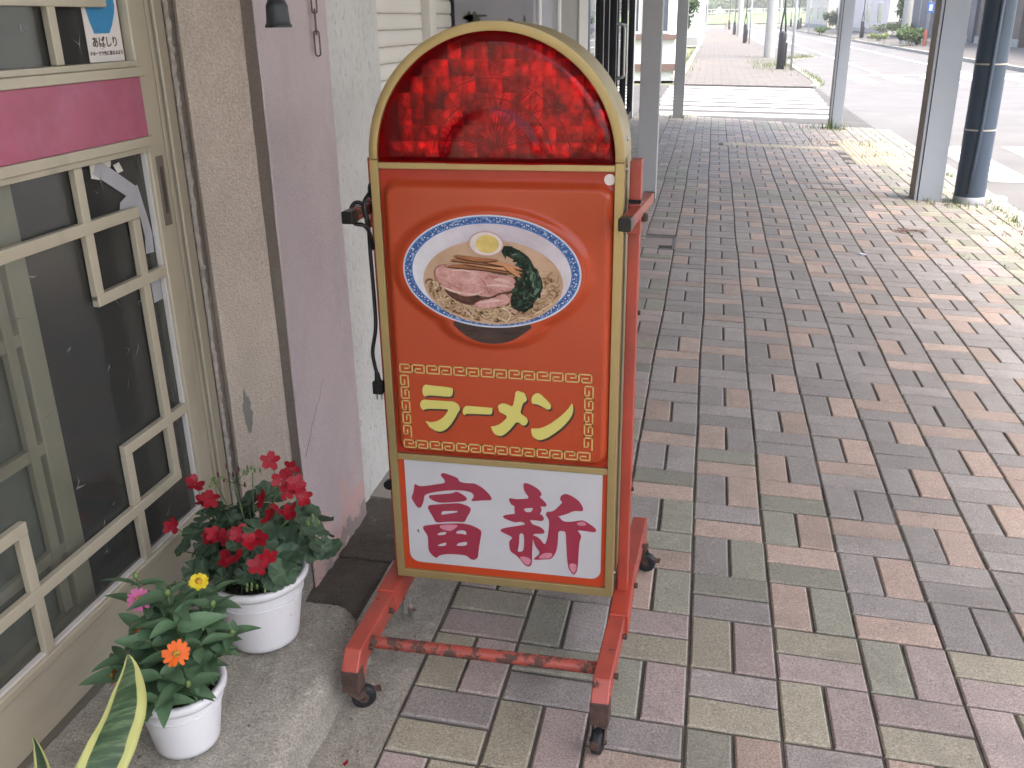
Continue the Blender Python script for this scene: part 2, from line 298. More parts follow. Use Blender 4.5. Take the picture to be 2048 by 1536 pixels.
# ----------------------------------------------------------------- near pavement: block paving in basket weave
def paver_mat(name, col):
    m, t, b = nodes(name); P = coords(t)
    oi = nn(t, 'ShaderNodeObjectInfo'); at = nn(t, 'ShaderNodeAttribute'); at.attribute_name = 'tint'
    sm = nn(t, 'ShaderNodeMath', operation='ADD'); t.links.new(oi.outputs['Random'], sm.inputs[0]); t.links.new(at.outputs['Fac'], sm.inputs[1])
    fr = nn(t, 'ShaderNodeMath', operation='FRACT'); t.links.new(sm.outputs[0], fr.inputs[0])
    c = ramp(t, fr.outputs[0], [(0, tuple(x*.84 for x in col)), (1, tuple(x*1.16 for x in col))])
    c = mix(t, ramp(t, noise(t, P, 14, 6, .65), [(.4, g3(0)), (.75, g3(.45))]), c, tuple(x*.66 for x in col))
    c = mix(t, .75, c, ramp(t, noise(t, P, 230, 3, .7), [(.3, g3(.2)), (.7, g3(.82))]), 'OVERLAY')
    c = mix(t, ramp(t, noise(t, P, 150, 3, .6), [(.64, g3(0)), (.70, g3(.5))]), c, tuple(min(.6, x*1.9) for x in col))
    c = mix(t, ramp(t, noise(t, P, 1.1, 5, .6), [(.5, g3(0)), (.8, g3(.35))]), c, (.17, .165, .15))
    c = mix(t, ramp(t, noise(t, P, 2.6, 7, .7), [(.50, g3(0)), (.70, g3(.5))]), c, (.145,.134,.125))
    c = mix(t, ramp(t, noise(t, P, 4.3, 8, .75), [(.64, g3(0)), (.72, g3(.35))]), c, (.42,.40,.37))
    t.links.new(c, b.inputs['Base Color']); b.inputs['Roughness'].default_value = .58
    h = nn(t, 'ShaderNodeMath', operation='ADD'); t.links.new(noise(t, P, 190, 4, .7), h.inputs[0]); t.links.new(noise(t, P, 45, 3), h.inputs[1])
    bump(t, h.outputs[0], b, .8, .003); return m
PAV = {'D': paver_mat('paver_umber', (.25, .232, .224)), 'P': paver_mat('paver_pink', (.30, .25, .238)), 'Y': paver_mat('paver_straw', (.285, .268, .21)),
       'G': paver_mat('paver_olive', (.225, .226, .185)), 'O': paver_mat('paver_salmon', (.345, .268, .228))}
CK = {(-1,0):'DY',(-1,-1):'DO',(0,-1):'GO',(0,0):'DY',(0,1):'YP',(0,2):'GD',(0,3):'DG',(0,4):'DO',(0,5):'DO',(0,6):'GO',(0,7):'OD',(0,8):'DD',(0,9):'DO',(0,10):'DD',
 (1,-1):'DD',(1,0):'YP',(1,1):'YP',(1,2):'OG',(1,3):'OG',(1,4):'GO',(1,5):'OG',(1,6):'OD',(1,7):'DD',(1,8):'DO',(1,9):'DD',(1,10):'DO',
 (2,-1):'OD',(2,0):'PY',(2,1):'GP',(2,2):'DO',(2,3):'DO',(2,4):'OD',(2,5):'DD',(2,6):'OD',(2,7):'DO',(2,8):'DD',(2,9):'DO',(2,10):'DD',
 (3,-1):'PO',(3,0):'PY',(3,1):'YP',(3,2):'DD',(3,3):'DD',(3,4):'DO',(3,5):'DO',(3,6):'DO',(3,7):'DD',(3,8):'DO',(3,9):'OD',(3,10):'DO',
 (4,2):'OD',(4,3):'DO',(4,4):'DD',(4,5):'DO',(4,6):'DD',(4,7):'DO',(4,8):'OD',(4,9):'DD',(4,10):'DD',
 (-1,0):'GP',(-1,1):'PY',(-1,2):'OG',(-1,3):'GO',(-1,4):'DG',(-1,5):'GO',(-1,6):'DD',(-1,7):'DO',(-1,8):'OD',(-1,9):'DD',
 (-2,1):'GD',(-2,0):'GD',(-2,-1):'YP',(-2,-2):'YD',(-3,2):'PY',(-3,1):'YP',(-3,0):'YP',(-3,-1):'DY',(-3,-2):'PY'}
rnd = random.Random(4)
def cell_colours(i, j):
    if (i, j) in CK: return CK[(i, j)]
    x, y = (i + .5) * .2, (j + .5) * .2
    def one():
        r = rnd.random()
        if y < .9: return 'D' if r < .3 else 'P' if r < .52 else 'Y' if r < .68 else 'G' if r < .82 else 'O'
        if x < -.2: return 'P' if r < .5 else 'G' if r < .8 else 'Y' if r < .9 else 'D'
        if x > 1.5 or y > 11.4 or 6.45 < y < 6.85: return 'G' if r < .38 else 'Y' if r < .6 else 'P' if r < .85 else 'D'
        return 'D'
    a, b = one(), one()
    if a == b == 'D' and rnd.random() < .5: return 'OD' if rnd.random() < .5 else 'DO'
    return a + b
TAC = [(.15,1.5,9.78,10.08),(1.5,2.1,8.7,10.68)]                      # tactile paving takes the blocks' place here
SKIP = TAC + [(-.46,-.19,4.35,4.72)]
def in_skip(x, y): return any(a < x < b and c < y < d for a, b, c, d in SKIP)
G_ = .0035
def paver_mesh(hx, hy):
    b = MB(); c = .004; lo = -.05
    o = [(-hx,-hy),(hx,-hy),(hx,hy),(-hx,hy)]; n = [(-hx+c,-hy+c),(hx-c,-hy+c),(hx-c,hy-c),(-hx+c,hy-c)]
    b.add([(x,y,lo) for x, y in o] + [(x,y,-.0035) for x, y in o] + [(x,y,0) for x, y in n],
          [(8,9,10,11)] + [(4+i,4+(i+1)%4,8+(i+1)%4,8+i) for i in range(4)] + [(i,(i+1)%4,4+(i+1)%4,4+i) for i in range(4)])
    return b
PAVERS = []                                        # (x, y, across?, colour)
for i in range(-3, 12):
    for j in range(-42, 66):
        cc = cell_colours(i, j); ac = (i + j) % 2 == 0
        for k_ in (0, 1):
            x = i*.2 + (.1 if ac else .05 + .1*k_); y = j*.2 + ((.15 - .1*k_) if ac else .1)
            if in_skip(x, y) or y > 13.1 - .35*max(0, x): continue
            PAVERS.append((x, y, ac, cc[k_]))
def on_screen(x, y, m=60):
    d = Vector((x, y, gz(x))) - CAM; w = d.dot(fw)
    if w < .1: return None
    px, py = 1024 + F_PX*d.dot(rt2)/w, 768 - F_PX*d.dot(up2)/w
    return w if -m < px < 2048+m and -m < py < 1536+m else None
def hidden(x, y):                                  # under the step or the gutter strip
    return False
vis = sorted([(on_screen(x, y), n) for n, (x, y, _, _) in enumerate(PAVERS) if on_screen(x, y)])
single = {n for _, n in vis[:300]}
pavement = sheet('pavement', [(-.602,-9),(2.28,-9),(2.28,12.35),(-.602,13.2)], lambda x, y: gz(x) - .0065, pm('joint_sand', (.085,.08,.07), .95, .3, 30, .5, 300))
PM = {}
for ac in (True, False):
    for c_ in PAV: PM[ac, c_] = paver_mesh(.1-G_ if ac else .05-G_, .05-G_ if ac else .1-G_).mesh('paver', PAV[c_])
tilt = math.atan(S)
rest = {c_: [] for c_ in PAV}
far_b = MB(); tints = []; cidx = {c_: n for n, c_ in enumerate(PAV)}
for n, (x, y, ac, c_) in enumerate(PAVERS):
    dz = rnd.gauss(0, .0008); tx, ty, tz = rnd.gauss(0, .004), rnd.gauss(0, .004), rnd.gauss(0, .006)
    wv = .0024*math.sin(y*2.1+.6) + .0018*math.sin(y*4.7+x*.8)
    E = Matrix.Translation((x + wv + rnd.gauss(0,.0006), y + rnd.gauss(0,.0006), gz(x) + dz)) @ Euler((tx, tilt + ty, tz)).to_matrix().to_4x4()
    if n in single:
        o = bpy.data.objects.new('paver', PM[ac, c_]); o.matrix_world = E; link(o, pavement)
    else:
        b = paver_mesh(.1-G_ if ac else .05-G_, .05-G_ if ac else .1-G_)
        far_b.add([E @ Vector(v) for v in b.v], b.f, cidx[c_]); tints += [rnd.random()] * len(b.f)
fo = far_b.build('paver_field', list(PAV.values()), pavement, fixn=False); fo['kind'] = 'stuff'
at = fo.data.attributes.new('tint', 'FLOAT', 'FACE'); at.data.foreach_set('value', tints)
# tactile tiles
M_TAC = pm('tactile_yellow', (.39, .355, .28), .8, .15, 4, .3, 90)
def tactile(x0, x1, y0, y1, dots):
    b = MB(); z = lambda x: gz(x)
    b.add([(x0+.003,y0+.003,gz(x0)-.03),(x1-.003,y0+.003,gz(x1)-.03),(x1-.003,y1-.003,gz(x1)-.03),(x0+.003,y1-.003,gz(x0)-.03),(x0+.003,y0+.003,gz(x0)),(x1-.003,y0+.003,gz(x1)),(x1-.003,y1-.003,gz(x1)),(x0+.003,y1-.003,gz(x0))],
          [(4,5,6,7),(0,1,5,4),(1,2,6,5),(2,3,7,6),(3,0,4,7)])
    if dots:
        for a in range(6):
            for c in range(6):
                x, y = x0 + (a+.5)*(x1-x0)/6, y0 + (c+.5)*(y1-y0)/6
                b.lathe([(.014,0),(.010,.005),(.0001,.005)], (x, y, gz(x)), 6)
    else:
        for a in range(4):
            x = x0 + (a+.5)*(x1-x0)/4; b.box((x, (y0+y1)/2, gz(x)+.0015), (.03, y1-y0-.04, .005))
    return b.build('tactile_tile', M_TAC, pavement, fixn=False)
for q in range(5): tactile(.15+.27*q if q else .15, .15+.27*(q+1), 9.78, 10.08, False)
for q in range(6):
    for r_ in range(2): tactile(1.5+.3*r_, 1.8+.3*r_, 8.7+.33*q, 9.03+.33*q, True)
# kerb between pavement and road
kb = MB()
for q in range(-9, 12):
    y0 = q*1.0
    kb.bb(2.29, 2.44, y0+.004, y0+.996, -.3, -.072 if y0 < 9 else -.1)
tag(kb.build('kerb', M_KERB, bevel=.012), kind='structure')
# gutter strip of old concrete along the shop
def concrete(name, col, dark, pale, bs=1.0):
    m, t, b = nodes(name); P = coords(t)
    c = ramp(t, noise(t, P, 6, 8, .7), [(.28, tuple(x*.66 for x in col)), (.5, col), (.74, tuple(x*1.25 for x in col))])
    c = mix(t, ramp(t, noise(t, P, 3.1, 8, .72), [(.50, g3(0)), (.68, g3(.8))]), c, dark)
    c = mix(t, ramp(t, noise(t, P, 17, 8, .75), [(.58, g3(0)), (.66, g3(.75))]), c, pale)
    c = mix(t, ramp(t, noise(t, P, 52, 5, .6), [(.66, g3(0)), (.71, g3(.85))]), c, tuple(x*.45 for x in dark))
    c = mix(t, .7, c, ramp(t, noise(t, P, 210, 3, .7), [(.3, g3(.2)), (.7, g3(.82))]), 'OVERLAY')
    t.links.new(c, b.inputs['Base Color']); b.inputs['Roughness'].default_value = .92
    h = nn(t, 'ShaderNodeMath', operation='ADD'); t.links.new(noise(t, P, 150, 6, .75), h.inputs[0]); t.links.new(noise(t, P, 28, 5, .65), h.inputs[1])
    bump(t, h.outputs[0], b, .9*bs, .006); return m
M_CONC = concrete('old_concrete', (.29,.275,.238), (.165,.152,.128), (.45,.43,.375))
M_CONCD = concrete('dark_concrete', (.10,.088,.072), (.05,.043,.036), (.17,.15,.125))  # much darker concrete tone for the lower strips by the pillar
def rough_slab(name, x0, x1, y0, y1, zf, nx, ny, mat, amp=.002, seed=1, thick=.08, parent=None):
    rr = random.Random(seed); b = MB(); vs = []; 
    for a in range(nx+1):
        for c in range(ny+1):
            x, y = x0+(x1-x0)*a/nx, y0+(y1-y0)*c/ny
            vs.append((x, y, zf(x, y) + rr.gauss(0, amp)))
    fs = [(a*(ny+1)+c, (a+1)*(ny+1)+c, (a+1)*(ny+1)+c+1, a*(ny+1)+c+1) for a in range(nx) for c in range(ny)]
    b.add(vs, fs)
    # skirts
    idx = lambda a, c: a*(ny+1)+c
    loop = [idx(a,0) for a in range(nx+1)] + [idx(nx,c) for c in range(1,ny+1)] + [idx(a,ny) for a in range(nx-1,-1,-1)] + [idx(0,c) for c in range(ny-1,0,-1)]
    base = len(b.v); b.v += [(vs[q][0], vs[q][1], vs[q][2]-thick) for q in loop]
    for q in range(len(loop)): b.f.append([loop[q], base+q, base+(q+1)%len(loop), loop[(q+1)%len(loop)]]); b.m.append(0)
    return b.build(name, mat, parent, smooth='auto')
g_ = rough_slab('gutter_strip', -.80, -.603, -3, .47, lambda x, y: gz(x)+.001, 8, 90, M_CONC, .0012, 3); g_['kind'] = 'structure'
g_ = rough_slab('gutter_strip', -1.2, -.603, .472, .80, lambda x, y: gz(x)-.006, 20, 20, M_CONCD, .002, 5); g_['kind'] = 'structure'
g_ = rough_slab('gutter_strip', -1.2, -.803, .06, .468, lambda x, y: gz(x)-.012, 14, 14, M_CONCD, .004, 6); g_['kind'] = 'structure'
# flagstones along the wall further on
fl = bpy.data.objects.new('wall_flagstones', None); link(fl); fl['kind'] = 'structure'
for q in range(40):
    y0 = .805 + q*.31
    rough_slab('flagstone', -.985, -.80, y0, y0+.303, lambda x, y: gz(x)-.002, 2, 3, pm('flagstone', (.27,.25,.22), .85, .15, 5, .3, 90), .0004, q, .05, fl)
    rough_slab('flagstone', -.797, -.605, y0, y0+.303, lambda x, y: gz(x)-.002, 2, 3, MATS['flagstone'], .0004, q+50, .05, fl)
tag(MB().bb(-3, -.95, .9, 13, -.2, .02).build('wall_footing', M_CONC), kind='structure')
# concrete doorstep with worn, rounded nosing and a broken end
def step_z(x, y):
    z = .132 + (x + .95)*-.02
    d = max(0, x + .80); z -= 1.3*d*d*6 if d > 0 else 0
    e = max(0, y - (-.0)); 
    return z
sb = MB(); NX, NY = 60, 150; vs = []; rr = random.Random(11)
def edge_x(y): return -.728 + .008*math.sin(y*9) + .004*math.sin(y*31+1) - (max(0, y+.0)*1.1)**3*14 - (.0 if y < .06 else (y-.06)*.35)
pts = [[None]*(NY+1) for _ in range(NX+1)]
for c in range(NY+1):
    y = -3 + (3.115)*(c/NY)**.55
    ex = edge_x(y)
    for a in range(NX+1):
        f_ = a/NX
        if f_ < .6: x = -1.25 + (ex-.045+1.25)*f_/.6; z = .132 - .012*(f_/.6)**2
        elif f_ < .8:
            th = (f_-.6)/.2*math.pi/2; x = ex-.045+.045*math.sin(th); z = .12-.045*(1-math.cos(th))
        else: x = ex + .012*(f_-.8)/.2; z = .075 - (.075-.0)*(f_-.8)/.2
        nz = .0016*math.sin(x*40+y*17)+rr.gauss(0,.0009)
        pts[a][c] = (x + rr.gauss(0,.0008)*(f_>.55), y, z + nz)
for a in range(NX+1):
    for c in range(NY+1): vs.append(pts[a][c])
fs = [(a*(NY+1)+c, (a+1)*(NY+1)+c, (a+1)*(NY+1)+c+1, a*(NY+1)+c+1) for a in range(NX) for c in range(NY)]
sb.add(vs, fs)
endl = [a*(NY+1)+NY for a in range(NX+1)]; b0 = len(sb.v); sb.v += [(vs[q][0], vs[q][1]+.006, -.02) for q in endl]
for q in range(NX): sb.f.append([endl[q], endl[q+1], b0+q+1, b0+q]); sb.m.append(0)
M_STEP = concrete('step_concrete', (.33,.315,.275), (.20,.188,.16), (.50,.48,.43))
st = sb.build('concrete_step', M_STEP, smooth='auto')
tag(st, 'worn grey concrete doorstep under the two white flower pots', 'step')
# inner part of the doorstep reaching the pillar
rough_slab('step_return', -1.25, -.965, .1155, .36, lambda x, y: .128, 12, 10, M_STEP, .0012, 9, .15, st)
# ================================================================= BUILDING FRONT
def render_coat(name, col, stain, scuff):
    m, t, b = nodes(name); P = coords(t)
    c = ramp(t, noise(t, P, 3.5, 7, .68), [(.3, tuple(x*.88 for x in col)), (.7, tuple(x*1.08 for x in col))])
    c = mix(t, ramp(t, noise(t, P, 6, 8, .72, (1,1,.22)), [(.5, g3(0)), (.72, g3(.65))]), c, stain)      # rain streaks
    c = mix(t, ramp(t, noise(t, P, 23, 8, .75), [(.60, g3(0)), (.68, g3(.6))]), c, scuff)
    c = mix(t, ramp(t, noise(t, P, 75, 4, .6), [(.68, g3(0)), (.73, g3(.7))]), c, tuple(x*.6 for x in stain))
    c = mix(t, .5, c, ramp(t, noise(t, P, 240, 3, .7), [(.3, g3(.25)), (.7, g3(.78))]), 'OVERLAY')
    t.links.new(c, b.inputs['Base Color']); b.inputs['Roughness'].default_value = .92
    h = nn(t, 'ShaderNodeMath', operation='ADD'); t.links.new(noise(t, P, 170, 5, .7), h.inputs[0]); t.links.new(noise(t, P, 9, 4, .6), h.inputs[1])
    bump(t, h.outputs[0], b, .9, .006); return m
M_BEIGE = render_coat('beige_render', (.61,.525,.44), (.48,.415,.35), (.66,.57,.51))
M_SHADED = render_coat('shaded_render', (.30,.262,.225), (.20,.178,.15), (.38,.335,.29))  # darkened render: shade of the turned-away faces is put into the colour
def lav_mat():
    m, t, b = nodes('lavender_render'); P = coords(t); col = (.405,.345,.35)
    c = ramp(t, noise(t, P, 2.5, 6, .65), [(.3, tuple(x*.92 for x in col)), (.7, tuple(x*1.07 for x in col))])
    c = mix(t, ramp(t, noise(t, P, 5, 6, .7, (1,1,.35)), [(.5, g3(0)), (.78, g3(.6))]), c, (.28,.245,.255))
    sp = nn(t, 'ShaderNodeSeparateXYZ'); t.links.new(P, sp.inputs[0])
    hgt = nn(t, 'ShaderNodeMapRange'); t.links.new(sp.outputs[2], hgt.inputs[0]); hgt.inputs[1].default_value = .03; hgt.inputs[2].default_value = .34; hgt.inputs[3].default_value = .30; hgt.inputs[4].default_value = -.12
    ad = nn(t, 'ShaderNodeMath', operation='ADD'); t.links.new(noise(t, P, 9, 7, .7), ad.inputs[0]); t.links.new(hgt.outputs[0], ad.inputs[1])
    c = mix(t, ramp(t, ad.outputs[0], [(.58, g3(0)), (.68, g3(.85))]), c, (.47,.305,.285))          # old pink coat showing at the foot
    c = mix(t, ramp(t, ad.outputs[0], [(.80, g3(0)), (.84, g3(.8))]), c, (.20,.18,.165))
    c = mix(t, .22, c, ramp(t, noise(t, P, 450, 2), [(.35, g3(.25)), (.65, g3(.85))]), 'OVERLAY')
    t.links.new(c, b.inputs['Base Color']); b.inputs['Roughness'].default_value = .9
    bump(t, noise(t, P, 130, 4, .6), b, .8, .003); return m
M_LAV = lav_mat()
M_MORTAR = pm('crumbling_mortar', (.33, .30, .26), .95, .2, 25, .6, 90, .003, stain=(.2,.175,.15), ss=22, sthr=(.55,.7))
def stucco():
    m, t, b = nodes('white_stucco'); P = coords(t)
    t.links.new(ramp(t, noise(t, P, 4, 4), [(.3, (.43,.43,.41)), (.7, (.52,.52,.50))]), b.inputs['Base Color']); b.inputs['Roughness'].default_value = .85
    v = nn(t, 'ShaderNodeTexVoronoi'); v.feature = 'SMOOTH_F1'; v.inputs['Scale'].default_value = 62
    mp = nn(t, 'ShaderNodeMapping'); mp.inputs['Scale'].default_value = (1, 1, .55); mp.inputs['Rotation'].default_value = (.5,0,0)
    t.links.new(P, mp.inputs[0]); t.links.new(mp.outputs[0], v.inputs['Vector'])
    r = ramp(t, v.outputs['Distance'], [(.05, g3(1)), (.33, g3(0))])
    h = nn(t, 'ShaderNodeMath', operation='ADD'); t.links.new(r, h.inputs[0]); t.links.new(noise(t, P, 60, 4), h.inputs[1])
    bump(t, h.outputs[0], b, .8, .006); return m
M_STUCCO = stucco()
HZ = 3.0
def wavy_prism(poly, z0, z1, nz, amp, seed, mb=None, mi=0):
    """vertical wall with slightly uneven corners"""
    rr = random.Random(seed); mb = mb or MB(); rings = []
    ph = [(rr.random()*6, rr.random()*6) for _ in poly]
    for q in range(nz+1):
        z = z0 + (z1-z0)*q/nz
        rings.append([(x + amp*math.sin(z*5+ph[n][0]) + rr.gauss(0,amp*.3), y + amp*math.sin(z*4+ph[n][1]) + rr.gauss(0,amp*.3), z) for n, (x, y) in enumerate(poly)])
    n = len(poly); vs = [v for r_ in rings for v in r_]
    fs = [(q*n+k, q*n+(k+1)%n, (q+1)*n+(k+1)%n, (q+1)*n+k) for q in range(nz) for k in range(n)]
    mb.add(vs, fs, mi); return mb
pil = thing('plaster_pillar', (-.97, .4, 0), 'rendered pillar, beige and lavender, between the sliding door and the white stucco wall', 'pillar')
NZ = 70
wavy_prism([(-1.175,.372),(-1.152,.347),(-1.014,.347),(-1.005,.351),(-1.005,.6),(-1.175,.6)], .0, HZ, NZ, .0012, 1).build('beige_face', M_BEIGE, pil, bevel=0)
wavy_prism([(-1.0045,.3475),(-.992,.338),(-.967,.318),(-.961,.313),(-.9615,.4),(-1.0045,.4)], -.03, HZ, NZ, .001, 2).build('shaded_chamfer', M_SHADED, pil)
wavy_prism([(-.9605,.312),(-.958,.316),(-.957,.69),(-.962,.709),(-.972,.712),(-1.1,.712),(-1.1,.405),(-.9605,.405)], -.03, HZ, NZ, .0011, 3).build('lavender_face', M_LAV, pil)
MB().bb(-1.21, -1.1755, .352, .6, 0, HZ).build('reveal', M_SHADED, pil)
cr = MB(); rr = random.Random(8); cv = []
for q in range(220):
    z = .135 + q*.009; cv += [(-1.186, .349+rr.gauss(0,.0008), z), (-1.181+rr.gauss(0,.0008), .3465+rr.gauss(0,.0008), z), (-1.1755+abs(rr.gauss(0,.003)), .349+rr.gauss(0,.0008), z)]
cr.add(cv, [(3*q+k_, 3*q+k_+1, 3*q+k_+4, 3*q+k_+3) for q in range(219) for k_ in (0,1)])
cr.build('mortar_fillet', M_MORTAR, pil, fixn=False)
ckp = [(.330,.395),(.345,.412),(.352,.418),(.372,.437),(.385,.46),(.40,.468),(.425,.498),(.44,.50),(.462,.535),(.48,.545)]
MB().tube([(-.9562, y, z) for y, z in ckp], [.0007,.0005,.0006,.0004,.0005,.0004,.0004,.0003,.0003,.0002], 4).build('crack', pm('crack_line', (.13,.115,.11), .95, .2), pil)
# cement patch on the beige face and exposed pink paint at the foot of the lavender face
def blob(n, cx, cy, rx, ry, seed, rough=.25):
    rr = random.Random(seed); return [(cx + rx*(1+rough*rr.uniform(-1,1))*math.cos(2*math.pi*q/n), cy + ry*(1+rough*rr.uniform(-1,1))*math.sin(2*math.pi*q/n)) for q in range(n)]
MB().add([(x, .3445, z) for x, z in blob(26, -1.107, .50, .012, .05, 2)], [tuple(range(26))]).build('cement_patch', pm('cement_patch', (.22,.215,.185), .9, .15, 20, .5, 90), pil)
# white stucco wall, shutters, grey pillar
sw = MB().bb(-1.4, -.985, .7135, 1.15, -.03, HZ).build('stucco_wall', M_STUCCO)
tag(sw, 'rough white stucco wall between the lavender pillar and the slatted shutter', 'wall')
M_SHUT = pm('cream_shutter', (.62, .60, .55), .5, .03, 4)
M_GREY = pm('grey_paint', (.30, .30, .33), .6, .06, 3, .15, 80)
def shutter(y0, y1, label):
    t_ = thing('roller_shutter', (-1.12, (y0+y1)/2, 0), label, 'shutter', 'cream shutters beside the stucco wall')
    prof = [(-.006,-.0266),(.003,-.0256),(.0055,-.022),(.006,-.01),(.0055,.012),(.003,.0225),(-.001,.0256),(-.006,.0266)]
    sm = MB()
    vs = [(-1.12+a, y, b) for y in (y0, y1) for a, b in prof]; n = len(prof)
    sm.add(vs, [(q, q+1, n+q+1, n+q) for q in range(n-1)])
    me = sm.mesh('slat', M_SHUT, smooth=True)
    for q in range(54):
        o = bpy.data.objects.new('slat', me); o.location = (0, 0, .06 + q*.0535); link(o, t_)
    return t_
s1 = shutter(1.152, 2.03, 'cream slatted shutter next to the white stucco wall'); 
s2 = shutter(2.13, 2.46, 'narrow cream slatted shutter against the grey peeling pillar')
MB().bb(-1.14, -1.08, 2.032, 2.075, 0, HZ).bb(-1.14, -1.085, 2.085, 2.128, 0, HZ).build('guide_rail', M_SHUT, s1, bevel=.004)
gp = thing('grey_pillar', (-.93, 2.7, 0), 'grey painted pillar with peeling patches rising behind the sign', 'pillar')
wavy_prism([(-1.098,2.462),(-.762,2.462),(-.755,2.47),(-.755,2.95),(-1.098,2.95)], -.02, HZ, 30, .0008, 5).build('pillar_shaft', M_GREY, gp)
pe = pm('bare_mortar', (.10,.095,.085), .9, .2, 30, .4, 90); rr = random.Random(21)
for cx, cz, a, b_ in ((-1.02,1.405,.030,.022),(-1.035,1.41,.02,.017),(-.985,1.415,.028,.006),(-1.045,1.365,.02,.006),(-.83,1.375,.026,.012),(-.86,1.395,.012,.008),(-.80,1.40,.004,.015)):
    MB().add([(x, 2.4575, z) for x, z in blob(18, cx, cz, a, b_, rr.randint(0,999), .45)], [tuple(range(18))]).build('peeled_patch', pe, gp)
MB().tube([(-.742,2.49,0),(-.742,2.49,HZ)], .009, 8).build('white_pipe', pm('white_pvc', (.66,.66,.65), .45, .05), gp)
MB().tube([(-.73,2.93,0),(-.73,2.93,HZ)], .012, 8).build('white_pipe', MATS['white_pvc'], gp)
# next shop: grey wall, white jamb, glazed black-framed doors with bar handles
M_DGREY = pm('warm_grey_wall', (.33,.32,.30), .8, .06, 3, .3, 90)
ns = thing('neighbour_shop', (-1.2, 8, 0), 'neighbouring shop front with black framed glass doors beyond the sign', 'shop front')
MB().bb(-3, -1.15, 2.96, 6.6, -.1, HZ).build('wall', M_DGREY, ns)
MB().bb(-1.35, -1.13, 6.605, 7.2, -.1, HZ).build('white_jamb', pm('white_jamb', (.58,.57,.54), .6, .04), ns)
M_BLKM = pm('black_frame', (.012,.013,.016), .35, .2)
def glassmat(name, tint, gloss=.0, rough=0.0, trans=1.0):
    m, t, b = nodes(name); out = t.nodes['Material Output']
    tr = nn(t, 'ShaderNodeBsdfTransparent'); tr.inputs[0].default_value = (*tint, 1)
    gl = nn(t, 'ShaderNodeBsdfGlossy'); gl.inputs['Roughness'].default_value = rough
    add = nn(t, 'ShaderNodeMath', operation='ADD'); t.links.new(schlick(t), add.inputs[0]); add.inputs[1].default_value = gloss
    ms = nn(t, 'ShaderNodeMixShader'); t.links.new(add.outputs[0], ms.inputs[0]); t.links.new(tr.outputs[0], ms.inputs[1]); t.links.new(gl.outputs[0], ms.inputs[2])
    t.links.new(ms.outputs[0], out.inputs['Surface']); return m
M_GLASS = glassmat('shop_glass', (.55,.62,.62), .12)
for y in (7.25, 8.6, 9.15, 10.0, 10.25, 11.4, 12.6):
    MB().bb(-1.23, -1.15, y, y+.1, 0.02, HZ).build('frame_post', M_BLKM, ns)
for a, b_ in ((7.35,8.6),(8.7,9.15),(9.25,10.0),(10.35,11.4),(11.5,12.6)):
    MB().bb(-1.20, -1.19, a, b_, .1, HZ).build('glass_pane', M_GLASS, ns, fixn=True)
    MB().bb(-1.23, -1.16, a, b_, .02, .12).build('bottom_rail', M_BLKM, ns)
for y in (9.98, 10.3):
    MB().tube([(-1.15,y,.72),(-1.06,y,.74),(-1.05,y,.78),(-1.05,y,1.28),(-1.06,y,1.32),(-1.15,y,1.34)], .013, 8).build('bar_handle', M_STEEL, ns, smooth=True)
MB().bb(-4, -1.16, 12.75, 13.0, -.1, HZ).build('end_wall', pm('pale_wall', (.6,.6,.58), .8, .05), ns)
MB().bb(-4.2, -4, 6, 13, -.1, HZ).bb(-4,-1.24,7.2,12.75,-.05,.03).build('interior', pm('dim_interior', (.2,.2,.19), .9, .1), ns)
# --------------------------------------------------------------- arcade canopy and its columns
M_CANOPY = pm('canopy_paint', (.55,.54,.52), .8, .05, 2)
cn = MB().bb(-1.3, 3.1, -2.1, 12.6, HZ, HZ+.28).build('arcade_canopy', M_CANOPY); cn['kind'] = 'structure'  # unseen roof over the columns; its edges are set to shape the light
M_COL = pm('column_grey', (.42,.43,.45), .55, .06, 2, .12, 70, stain=(.27,.265,.25), ss=1.5, sthr=(.6,.9))
M_COLW = pm('column_light', (.36,.40,.46), .5, .04, 2, .1, 70, stain=(.42,.42,.40), ss=1.5, sthr=(.6,.9))
M_BRN = pm('brown_edge', (.28,.235,.20), .7, .12, 5, .2, 80)
def column(x0, x1, y0, d, label, light, seam):
    t_ = thing('arcade_column', ((x0+x1)/2, y0+d/2, gz(x0)), label, 'column', 'steel columns carrying the arcade roof')
    MB().bb(x0, x1, y0, y0+d, gz(x1)-.02, HZ).build('shaft', M_COLW if light else M_COL, t_, bevel=.004)
    if seam:
        MB().bb(x0-.003, x0+.006, y0+.01, y0+d, gz(x0)-.02, HZ-.01).build('brown_side', M_BRN, t_)
        MB().bb(x0+.022, x0+.030, y0-.0035, y0+.01, gz(x0)-.01, HZ-.02).build('seam_strip', M_BLKM, t_)
    return t_
column(1.69, 1.905, 6.70, .2, 'pale grey square column standing next to the dark blue pole', True, True)
column(1.585, 1.752, 12.13, .17, 'pale grey square column at the corner by the zebra crossing', True, True)
column(-.575, -.42, 6.09, .15, 'grey square column directly right of the sign', False, False)
column(-.565, -.41, 12.79, .15, 'slim grey square column in front of the zebra crossing', False, False)
column(1.69, 1.905, -.3-6, .2, 'grey square column outside the frame', True, True) if False else None
